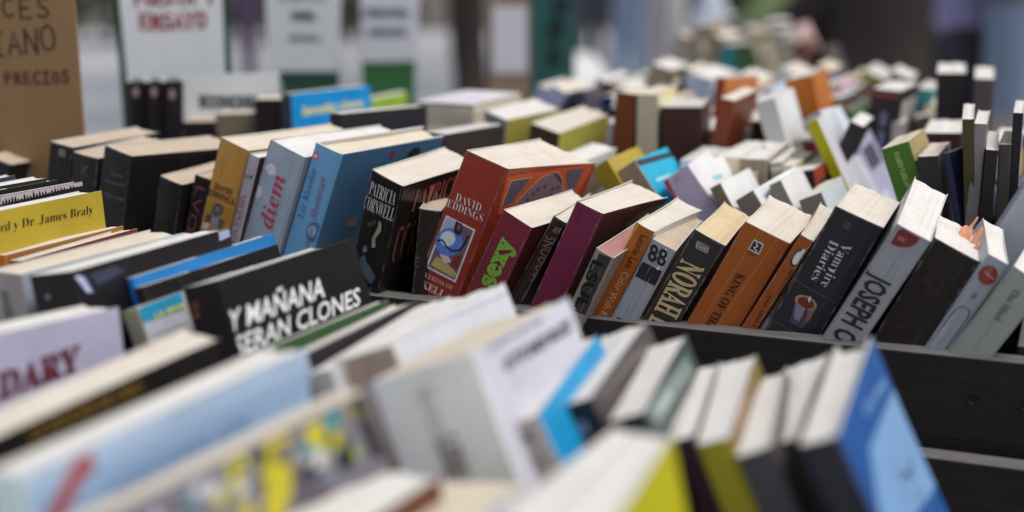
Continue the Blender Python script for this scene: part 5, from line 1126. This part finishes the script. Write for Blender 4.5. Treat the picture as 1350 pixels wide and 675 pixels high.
slab('backing_board', r_, [(345, -70), (446, -70), (447, 0), (447, 115), (447, 260), (372, 260), (372, 115), (350, 60)], 0, .006, GREENB)
slab('paper_sheet', r_, [(348, -70), (451, -70), (450, 0), (446, 94), (354, 94), (350, 0)], -.002, .0012, plain('grey_white_paper', (.68, .70, .72), .8, .05, 14))
prt('NOVELA', r_, 385, 417, 27, 12, INKB, -.0026, .09)
prt('HISTORICA', r_, 382, 424, 55, 9, INKG, -.0026, .05)
prt('LITERATURA', r_, 368, 432, 1, 8, INKG, -.0026)
r_ = board('paper_sign', 'white printed sheet above a leaf green card, third sign from left', 512, 106, 2.55, 0, 0)
slab('backing_board', r_, [(474, -70), (552, -70), (550, 0), (547, 105), (547, 240), (477, 240), (477, 105)], 0, .006, GREENL)
slab('paper_sheet', r_, [(473, -70), (556, -70), (553, 0), (549, 80), (478, 82), (475, 0)], -.002, .0012, plain('lilac_white_paper', (.70, .70, .78), .8, .05, 14))
prt('LITERATURA', r_, 480, 540, 23, 12, INKG, -.0026, .08)
prt('INFANTIL', r_, 486, 538, 48, 11, INKG, -.0026, .08)
r_ = board('framed_notice', 'white notice in a light wooden frame beside the teal board', 670, 100, 2.9, 0, 0)
slab('frame', r_, [(644, -4), (699, -4), (699, 200), (644, 200)], 0, .012, FRAME)
slab('paper_sheet', r_, [(649, 8), (694, 8), (695, 96), (649, 96)], -.002, .0012, plain('lilac_notice_paper', (.70, .69, .77), .8, .05, 14))
r_ = board('display_board', 'teal display board with dark patches behind the crates', 728, 118, 3.0, 0, 0)
slab('panel', r_, [(699, -50), (758, -50), (757, 240), (699, 240)], 0, .02, TEALB)
for k, (cx, cy, rx, rz) in enumerate(((733, 38, 12, 16), (731, 74, 10, 13), (740, 6, 12, 12))):
    slab('dark_patch', r_, [(cx+rx*cos(2*pi*i/18), cy+rz*sin(2*pi*i/18)) for i in range(18)], -.002-.0005*k, .002, plain('dark_teal_print', (.02, .035, .045), .6, .2, 20))
# ------------------------------------------------------------------ ground and the far side of the market
def structure(o): o['kind'] = 'structure'; return o
def sheet(name, x0, x1, y0, y1, z, mat):
    return structure(link(name, mesh(name, [(x0, y0, z), (x1, y0, z), (x1, y1, z), (x0, y1, z)], [(0, 1, 2, 3)]), None, (mat,)))
sheet('ground', -150, 150, -60, 300, -.012, plain('packed_earth', (.12, .105, .09), .95, .3, .6, .2))
sheet('pavement', -40, 40, -20, 17.2, 0, plain('pale_paving', (.43, .43, .455), .85, .16, 1.3, .1))
sheet('lawn', 2.6, 30, 18.5, 70, .004, plain('mown_grass', (.09, .13, .05), .95, .3, 2.5, .3))
LEAF = [plain('leaf_dark', (.030, .042, .026), .7, .3, 4), plain('leaf_mid', (.045, .062, .033), .7, .3, 4), plain('leaf_olive', (.062, .066, .038), .7, .3, 4)]
BARK = plain('dark_bark', (.042, .033, .030), .95, .45, 5, .6, (1, 1, .25))
def leaves(n, centres, size, seed):
    r = random.Random(seed); vs, fs, mi = [], [], []
    for _ in range(n):
        c, rad = r.choice(centres)
        d = Vector((r.gauss(0, 1), r.gauss(0, 1), r.gauss(0, 1))).normalized()*(r.random()**.45)
        p = Vector((c[0]+d.x*rad[0], c[1]+d.y*rad[1], c[2]+d.z*rad[2]))
        if p.z < .03: p.z = .03+r.random()*.1
        a = Vector((r.gauss(0, 1), r.gauss(0, 1), r.gauss(0, .6))).normalized(); b = a.cross(Vector((r.gauss(0, 1), r.gauss(0, 1), r.gauss(0, 1)))).normalized()
        s = size*r.uniform(.6, 1.4); k = len(vs)
        vs += [p-a*s, p+b*s*.45, p+a*s, p-b*s*.45]; fs.append((k, k+1, k+2, k+3)); mi.append(min(2, int(r.random()*3)))
    return vs, fs, mi
def hedge(label, x0, y0, x1, y1, h, seed):
    root = thing('hedge', label, 'hedge', (0, 0, 0), 'hedges beyond the market')
    r = random.Random(seed); n = max(4, int(abs(x1-x0)/.45)); cs = []
    for i in range(n):
        f = (i+.5)/n; hh = h*r.uniform(.85, 1.12)
        for zz in (.25, .6, .85): cs.append(((x0+(x1-x0)*f+r.uniform(-.1, .1), y0+(y1-y0)*f+r.uniform(-.1, .1), hh*zz), (.42, .42, hh*.25)))
    v, f, m = leaves(5200, cs, .085, seed)
    link('foliage', mesh('foliage', v, f, m), root, LEAF)
    vs, fs = [], []
    for i in range(n):
        f = (i+.5)/n; x, y = x0+(x1-x0)*f, y0+(y1-y0)*f; k = len(vs)
        for a in range(5): vs += [(x+.03*cos(a*2*pi/5), y+.03*sin(a*2*pi/5), 0), (x+.012*cos(a*2*pi/5), y+.012*sin(a*2*pi/5), h*.8)]
        fs += [(k+2*a, k+2*((a+1) % 5), k+2*((a+1) % 5)+1, k+2*a+1) for a in range(5)]
    link('stem', mesh('stem', vs, fs), root, (BARK,))
hedge('dark clipped hedge at the far left behind the signs', -9.5, 14.2, -1.2, 15.6, 1.5, 21)
hedge('dark hedge behind the teal display board', .1, 17.5, 3.0, 18.3, 1.6, 22)
hedge('dark hedge at far right behind the strolling people', 4.6, 16.4, 13, 15.2, 1.6, 23)
def tube(path, n=12, seed=0, rough=.06):
    r = random.Random(seed); vs, fs = [], []
    for i, (p, rad) in enumerate(path):
        for a in range(n):
            k = rad*(1+rough*sin(a*2.3+seed)+rough*r.uniform(-1, 1))
            vs.append((p[0]+k*cos(2*pi*a/n), p[1]+k*sin(2*pi*a/n), p[2]))
    for i in range(len(path)-1):
        for a in range(n):
            b = (a+1) % n; fs.append((i*n+a, i*n+b, (i+1)*n+b, (i+1)*n+a))
    return vs, fs
def tree(label, x, y, path, limbs, crown, seed, flare=None):
    root = thing('tree', label, 'tree', (x, y, 0), 'trees beyond the market')
    vs, fs = tube(path, 14, seed)
    for L in limbs:
        v, f = tube(L, 8, seed+1); b = len(vs); vs += v; fs += [tuple(i+b for i in q) for q in f]
    if flare:
        for L in flare:
            v, f = tube(L, 8, seed+2); b = len(vs); vs += v; fs += [tuple(i+b for i in q) for q in f]
    link('trunk', mesh('trunk', vs, fs, None, True), root, (BARK,))
    v, f, m = leaves(2600, crown, .11, seed)
    link('crown', mesh('crown', v, f, m), root, LEAF)
def crown_of(z, s, seed):
    r = random.Random(seed)
    return [((r.uniform(-1.4, 1.4)*s, r.uniform(-1.4, 1.4)*s, z+r.uniform(-.6, 1.2)*s), (r.uniform(.5, .9)*s, r.uniform(.5, .9)*s, r.uniform(.35, .6)*s)) for _ in range(12)]
tx = (1138-675)/F_PX*11.5
tree('broad dark tree trunk with a spreading root at upper right', tx, 11.3,
     [((0, 0, 0), .74), ((0, 0, .18), .60), ((.0, 0, .5), .50), ((.03, 0, 1.2), .46), ((.05, 0, 3.2), .40)],
     [[((0, 0, 2.9), .3), ((-.9, .2, 4.1), .2), ((-1.6, .3, 5.2), .1)], [((0, 0, 2.9), .32), ((.8, -.1, 4.2), .2), ((1.5, .2, 5.4), .1)]],
     crown_of(5.6, 1.7, 4), 31, [[((-.30, 0, .75), .30), ((-.62, -.05, .46), .24), ((-.95, -.1, .22), .18), ((-1.2, -.1, .04), .12)]])
tx = (618-675)/F_PX*9
tree('slender dark trunk standing behind the signs', tx, 8.9,
     [((.02, 0, 0), .17), ((.02, 0, .2), .11), ((.0, 0, .45), .115), ((-.02, 0, .9), .125), ((-.05, 0, 3), .10)],
     [[((-.05, 0, 2.8), .08), ((-.6, .1, 3.8), .05), ((-1, .2, 4.6), .03)], [((-.05, 0, 2.8), .08), ((.5, -.1, 3.9), .05), ((.9, 0, 4.8), .03)]], crown_of(4.6, 1.1, 6), 33)
# ---- people strolling behind the stall
SKIN = plain('skin', (.50, .30, .22), .5, .06, 20)
def cloth(n, c): return plain(n, c, .9, .15, 30, .15)
def person(label, x, y, yaw, top, trousers, hair, hem, stride=.12, bag=None):
    """one continuous skinned body; clothes below the neck are the body's own surface in cloth colours"""
    root = thing('person', label, 'person', (x, y, 0), 'people strolling behind the stall', (0, 0, yaw))
    vs, es, rs = [], [], []
    def add(p, r, par=None):
        vs.append(p); rs.append(r)
        if par is not None: es.append((par, len(vs)-1))
        return len(vs)-1
    pel = add((0, 0, .94), (.155, .115)); ab = add((0, 0, 1.10), (.135, .10), pel); ch = add((0, .0, 1.30), (.165, .115), ab)
    nb = add((0, 0, 1.43), (.07, .07), ch); nk = add((0, .015, 1.50), (.052, .055), nb)
    h1 = add((0, .03, 1.565), (.070, .085), nk); h2 = add((0, .025, 1.65), (.078, .095), h1); h3 = add((0, .02, 1.715), (.05, .06), h2)
    for s in (-1, 1):
        hip = add((s*.09, 0, .87), (.10, .105), pel); kn = add((s*.10, s*stride*.5+.02, .49), (.062, .066), hip)
        an = add((s*.105, s*stride, .10), (.042, .046), kn); hl = add((s*.105, s*stride+.06, .04), (.042, .034), an); to = add((s*.112, s*stride+.17, .03), (.040, .026), hl)
        sh = add((s*.17, 0, 1.385), (.065, .06), ch); el = add((s*.225, -.05, 1.11), (.042, .044), sh); wr = add((s*.16, .20, 1.14), (.028, .031), el)
        pa = add((s*.12, .265, 1.15), (.034, .022), wr)
        for q, (dz, ln) in enumerate(((.027, .062), (.009, .072), (-.009, .068), (-.027, .052))):
            k1 = add((s*.085, .30, 1.15+dz), (.0095, .0095), pa); add((s*(.085-ln*.5), .305+.01*q/3, 1.15+dz-.012), (.008, .008), k1)
        t1 = add((s*.125, .25, 1.20), (.011, .011), wr); add((s*.10, .275, 1.215), (.009, .009), t1)
    me = bpy.data.meshes.new('body'); me.from_pydata(vs, es, [])
    o = bpy.data.objects.new('body', me); COL.objects.link(o)
    sk = o.modifiers.new('skin', 'SKIN'); sk.use_smooth_shade = True
    for i, d in enumerate(me.skin_vertices[0].data):
        d.radius = rs[i]; d.use_root = i == 0
    sb = o.modifiers.new('subdiv', 'SUBSURF'); sb.levels = 2
    dg = bpy.context.evaluated_depsgraph_get(); dg.update()
    m2 = bpy.data.meshes.new_from_object(o.evaluated_get(dg))
    bpy.data.objects.remove(o)
    for mt in (SKIN, top, trousers, plain('dark_shoe', (.03, .027, .027), .5, .2, 30)): m2.materials.append(mt)
    mi = []
    for p in m2.polygons:
        c = p.center
        if c.z > 1.46 or c.y > .215 and c.z > 1: k = 0
        elif c.z < .075: k = 3
        elif c.z < hem: k = 2
        else: k = 1
        mi.append(k)
    m2.polygons.foreach_set('material_index', mi); m2.polygons.foreach_set('use_smooth', [True]*len(mi))
    m2.name = 'body'; body = link('body', m2, root)
    # hair, eyes, nose, mouth, ears
    bm = bmesh.new(); bmesh.ops.create_icosphere(bm, subdivisions=3, radius=1)
    for v in list(bm.verts):
        if v.co.y > .45 and v.co.z < .35: bm.verts.remove(v)
    for v in bm.verts: v.co = Vector((v.co.x*.092, v.co.y*.112+.012, v.co.z*(.10 if v.co.z > 0 else .16)+1.665))
    hm = bpy.data.meshes.new('hair'); bm.to_mesh(hm); bm.free(); link('hair', hm, root, (hair,))
    def blob(nm, loc, sc, mat):
        b2 = bmesh.new(); bmesh.ops.create_icosphere(b2, subdivisions=2, radius=1)
        for v in b2.verts: v.co = Vector((v.co.x*sc[0]+loc[0], v.co.y*sc[1]+loc[1], v.co.z*sc[2]+loc[2]))
        mm = bpy.data.meshes.new(nm); b2.to_mesh(mm); b2.free(); link(nm, mm, root, (mat,))
    for s in (-1, 1):
        blob('eye', (s*.032, .112, 1.635), (.012, .008, .007), plain('eye_dark', (.03, .02, .02), .2, .1, 30))
        blob('ear', (s*.080, .02, 1.625), (.010, .02, .03), SKIN)
    blob('nose', (0, .122, 1.605), (.012, .016, .022), SKIN); blob('mouth', (0, .108, 1.565), (.024, .008, .008), plain('lips', (.38, .13, .12), .5, .1, 30))
    return root
def ground_at(px, depth_h): return ((px-675)/F_PX*depth_h*1.02, depth_h)
HAIRD = plain('dark_hair', (.025, .018, .014), .6, .3, 60); HAIRB = plain('brown_hair', (.09, .05, .03), .6, .3, 60)
x, y = ground_at(1252, 5.2)
person('person in a long violet top and dark trousers, upper right', x, y, radians(80), cloth('violet_cotton', (.26, .235, .43)), cloth('dark_trousers', (.045, .038, .05)), HAIRB, .84, .05)
x, y = ground_at(1316, 4.9)
person('person in blue jeans at the upper right edge', x, y, radians(70), cloth('grey_knit', (.10, .10, .12)), cloth('blue_denim', (.17, .22, .31)), HAIRD, .95, .06)
x, y = ground_at(828, 9.0)
person('person in light blue jeans walking far behind the crates', x, y, radians(100), cloth('pale_shirt', (.5, .5, .55)), cloth('light_denim', (.30, .38, .52)), HAIRD, .9, .06)
x, y = ground_at(853, 9.6)
person('person in maroon trousers beside the one in light jeans', x, y, radians(85), cloth('cream_shirt', (.5, .46, .42)), cloth('maroon_trousers', (.20, .055, .05)), HAIRB, .9, .05)
x, y = ground_at(876, 8.6)
person('person in pale grey trousers right of the maroon trousers', x, y, radians(95), cloth('white_shirt', (.6, .6, .6)), cloth('pale_trousers', (.50, .47, .47)), HAIRD, .9, .05)
x, y = ground_at(775, 11.5)
person('person in slate blue trousers far behind the teal board', x, y, radians(20), cloth('slate_top', (.08, .09, .12)), cloth('slate_trousers', (.075, .08, .105)), HAIRD, .9, .10)
x, y = ground_at(318, 10.0)
person('person in purple trousers far behind between two signs', x, y, radians(10), cloth('mauve_top', (.18, .12, .2)), cloth('purple_trousers', (.16, .11, .19)), HAIRB, .9, .10)
# ---- narrow tables under white paper
def paper_table(label, px0, px1, y0, y1, z, seed):
    a, c = ground_at(px0, y0), ground_at(px1, y0); w = c[0]-a[0]; L = y1-y0
    root = thing('market_table', label, 'table', ((a[0]+c[0])/2, (y0+y1)/2, 0), 'white topped tables farther off')
    m = plain('white_table_paper', (.70, .70, .71), .8, .05, 5, .1); g = plain('table_grey', (.10, .09, .085), .6, .3, 6, .2)
    box('table_top', w, L, .03, root, m, (0, 0, z-.015), .004)
    for s in (-1, 1):
        box('paper_skirt', .004, L, .22, root, m, (s*(w/2+.003), 0, z-.115), .001)
        for q in (-1, 1): box('leg', .035, .035, z-.03, root, g, (s*(w/2-.05), q*(L/2-.08), (z-.03)/2), .003)
paper_table('long white topped table right of the teal display board', 735, 836, 3.5, 5.4, .74, 1)
# white bag far behind
def bag():
    x, y = ground_at(928, 8)
    root = thing('white_sack', 'bulging pale blue white sack far behind the crates', 'sack', (x, y, 0))
    bm = bmesh.new(); bmesh.ops.create_icosphere(bm, subdivisions=4, radius=1)
    for v in bm.verts:
        z = v.co.z; n = noise.noise(v.co*2.2)*.12
        w = 1+n-(.35*max(0, z)**2); v.co = Vector((v.co.x*.15*w, v.co.y*.14*w, max(.0, (z+1)*.46+n*.1)))
    me = bpy.data.meshes.new('sack_body'); bm.to_mesh(me); bm.free(); me.polygons.foreach_set('use_smooth', [True]*len(me.polygons))
    link('sack_body', me, root, (plain('pale_sack', (.48, .52, .62), .7, .1, 9, .2),))
    bm = bmesh.new(); bmesh.ops.create_cone(bm, segments=14, radius1=.05, radius2=.09, depth=.12, cap_ends=False)
    for v in bm.verts: v.co += Vector((0, 0, .95)); v.co.x *= 1+.2*sin(v.co.y*60)
    me = bpy.data.meshes.new('tied_neck'); bm.to_mesh(me); bm.free(); link('tied_neck', me, root, (plain('pale_sack', (.48, .52, .62), .7, .1, 9, .2),))
bag()
table('far grey table with the last rows of books', -1.3, 1.1, 1.62, 2.3, .785)

# ---- pale books lying flat in a stack behind the dark brown one
zz = .80
for i, (t, H, d, sp, fr, lab) in enumerate([(.040, .19, .13, 'a8a49e', 'a8a49e', 'pale grey book at the bottom of the flat stack'), (.033, .18, .125, 'b8b2aa', 'b0aaa4', 'cream book second from the bottom of the flat stack'),
        (.035, .185, .13, 'b6b4b4', 'b0aeae', 'off white book in the middle of the flat stack'), (.012, .18, .12, '9c9440', 'a09848', 'thin olive yellow book in the flat stack'),
        (.042, .185, .13, 'bab2a6', 'b4aea6', 'thick beige book just below the top of the flat stack'), (.033, .18, .12, 'b0acb2', 'c4c2c8', 'white covered book on top of the flat stack')]):
    P = row_pt(-.732+.003*(i % 3), .425+H*.75+.003*(i % 2), zz+t)
    pose = ['B2', P.x, P.y, P.z, PSI+pi/2+radians(-3+3*(i % 3)), pi/2, 0, t, d*.66, H*.75, 1, 0]
    build_book('flat%d' % i, PB, pose, sp, fr, 'o', lab, 'books lying flat in a stack', True)
    zz += t+.0008

# ------------------------------------------------------------------ light and camera
w = bpy.data.worlds.new('World'); S.world = w; w.use_nodes = True
nt = w.node_tree; bg = nt.nodes['Background']
sky = nt.nodes.new('ShaderNodeTexSky'); sky.sky_type = 'NISHITA'; sky.sun_disc = False
SUN_EL, SUN_AZ = radians(64), radians(116)       # azimuth measured from +Y (away) towards +X (right)
sky.sun_elevation = SUN_EL; sky.sun_rotation = SUN_AZ
sky.air_density = 1.6; sky.dust_density = 3.0
hs = nt.nodes.new('ShaderNodeHueSaturation'); hs.inputs['Saturation'].default_value = .5
nt.links.new(sky.outputs['Color'], hs.inputs['Color']); nt.links.new(hs.outputs['Color'], bg.inputs['Color']); bg.inputs['Strength'].default_value = SKY_STRENGTH = .092
sd = bpy.data.lights.new('sun', 'SUN'); sd.energy = 1.35; sd.angle = radians(15); sd.color = (1, .935, .86)
so = bpy.data.objects.new('sun', sd); COL.objects.link(so)
dirv = Vector((sin(SUN_AZ)*cos(SUN_EL), cos(SUN_AZ)*cos(SUN_EL), sin(SUN_EL)))
so.rotation_euler = dirv.to_track_quat('Z', 'Y').to_euler(); so.location = (3, -2, 6)
cd = bpy.data.cameras.new('camera'); cam = bpy.data.objects.new('camera', cd); COL.objects.link(cam)
cam.location = (0, 0, CAM_Z); cam.rotation_euler = (pi/2-PITCH, 0, 0)
cd.sensor_width = 36; cd.lens = 50*1875/1875*1.0; cd.clip_start = .02; cd.clip_end = 600
cd.lens = 36*F_PX/1350
cd.dof.use_dof = True; cd.dof.focus_distance = FOCUS = 1.195
APERTURE = .0225
cd.dof.aperture_fstop = cd.lens/1000/APERTURE; cd.dof.aperture_blades = 0
S.camera = cam
S.render.engine = 'CYCLES'
S.cycles.use_denoising = True
try: S.cycles.denoiser = 'OPENIMAGEDENOISE'
except Exception: pass
S.cycles.use_adaptive_sampling = False
S.cycles.max_bounces = 6
S.view_settings.view_transform = 'Standard'; S.view_settings.look = 'None'
S.view_settings.exposure = EXPOSURE = 0.5; S.view_settings.gamma = 1; S.view_settings.use_curve_mapping = False
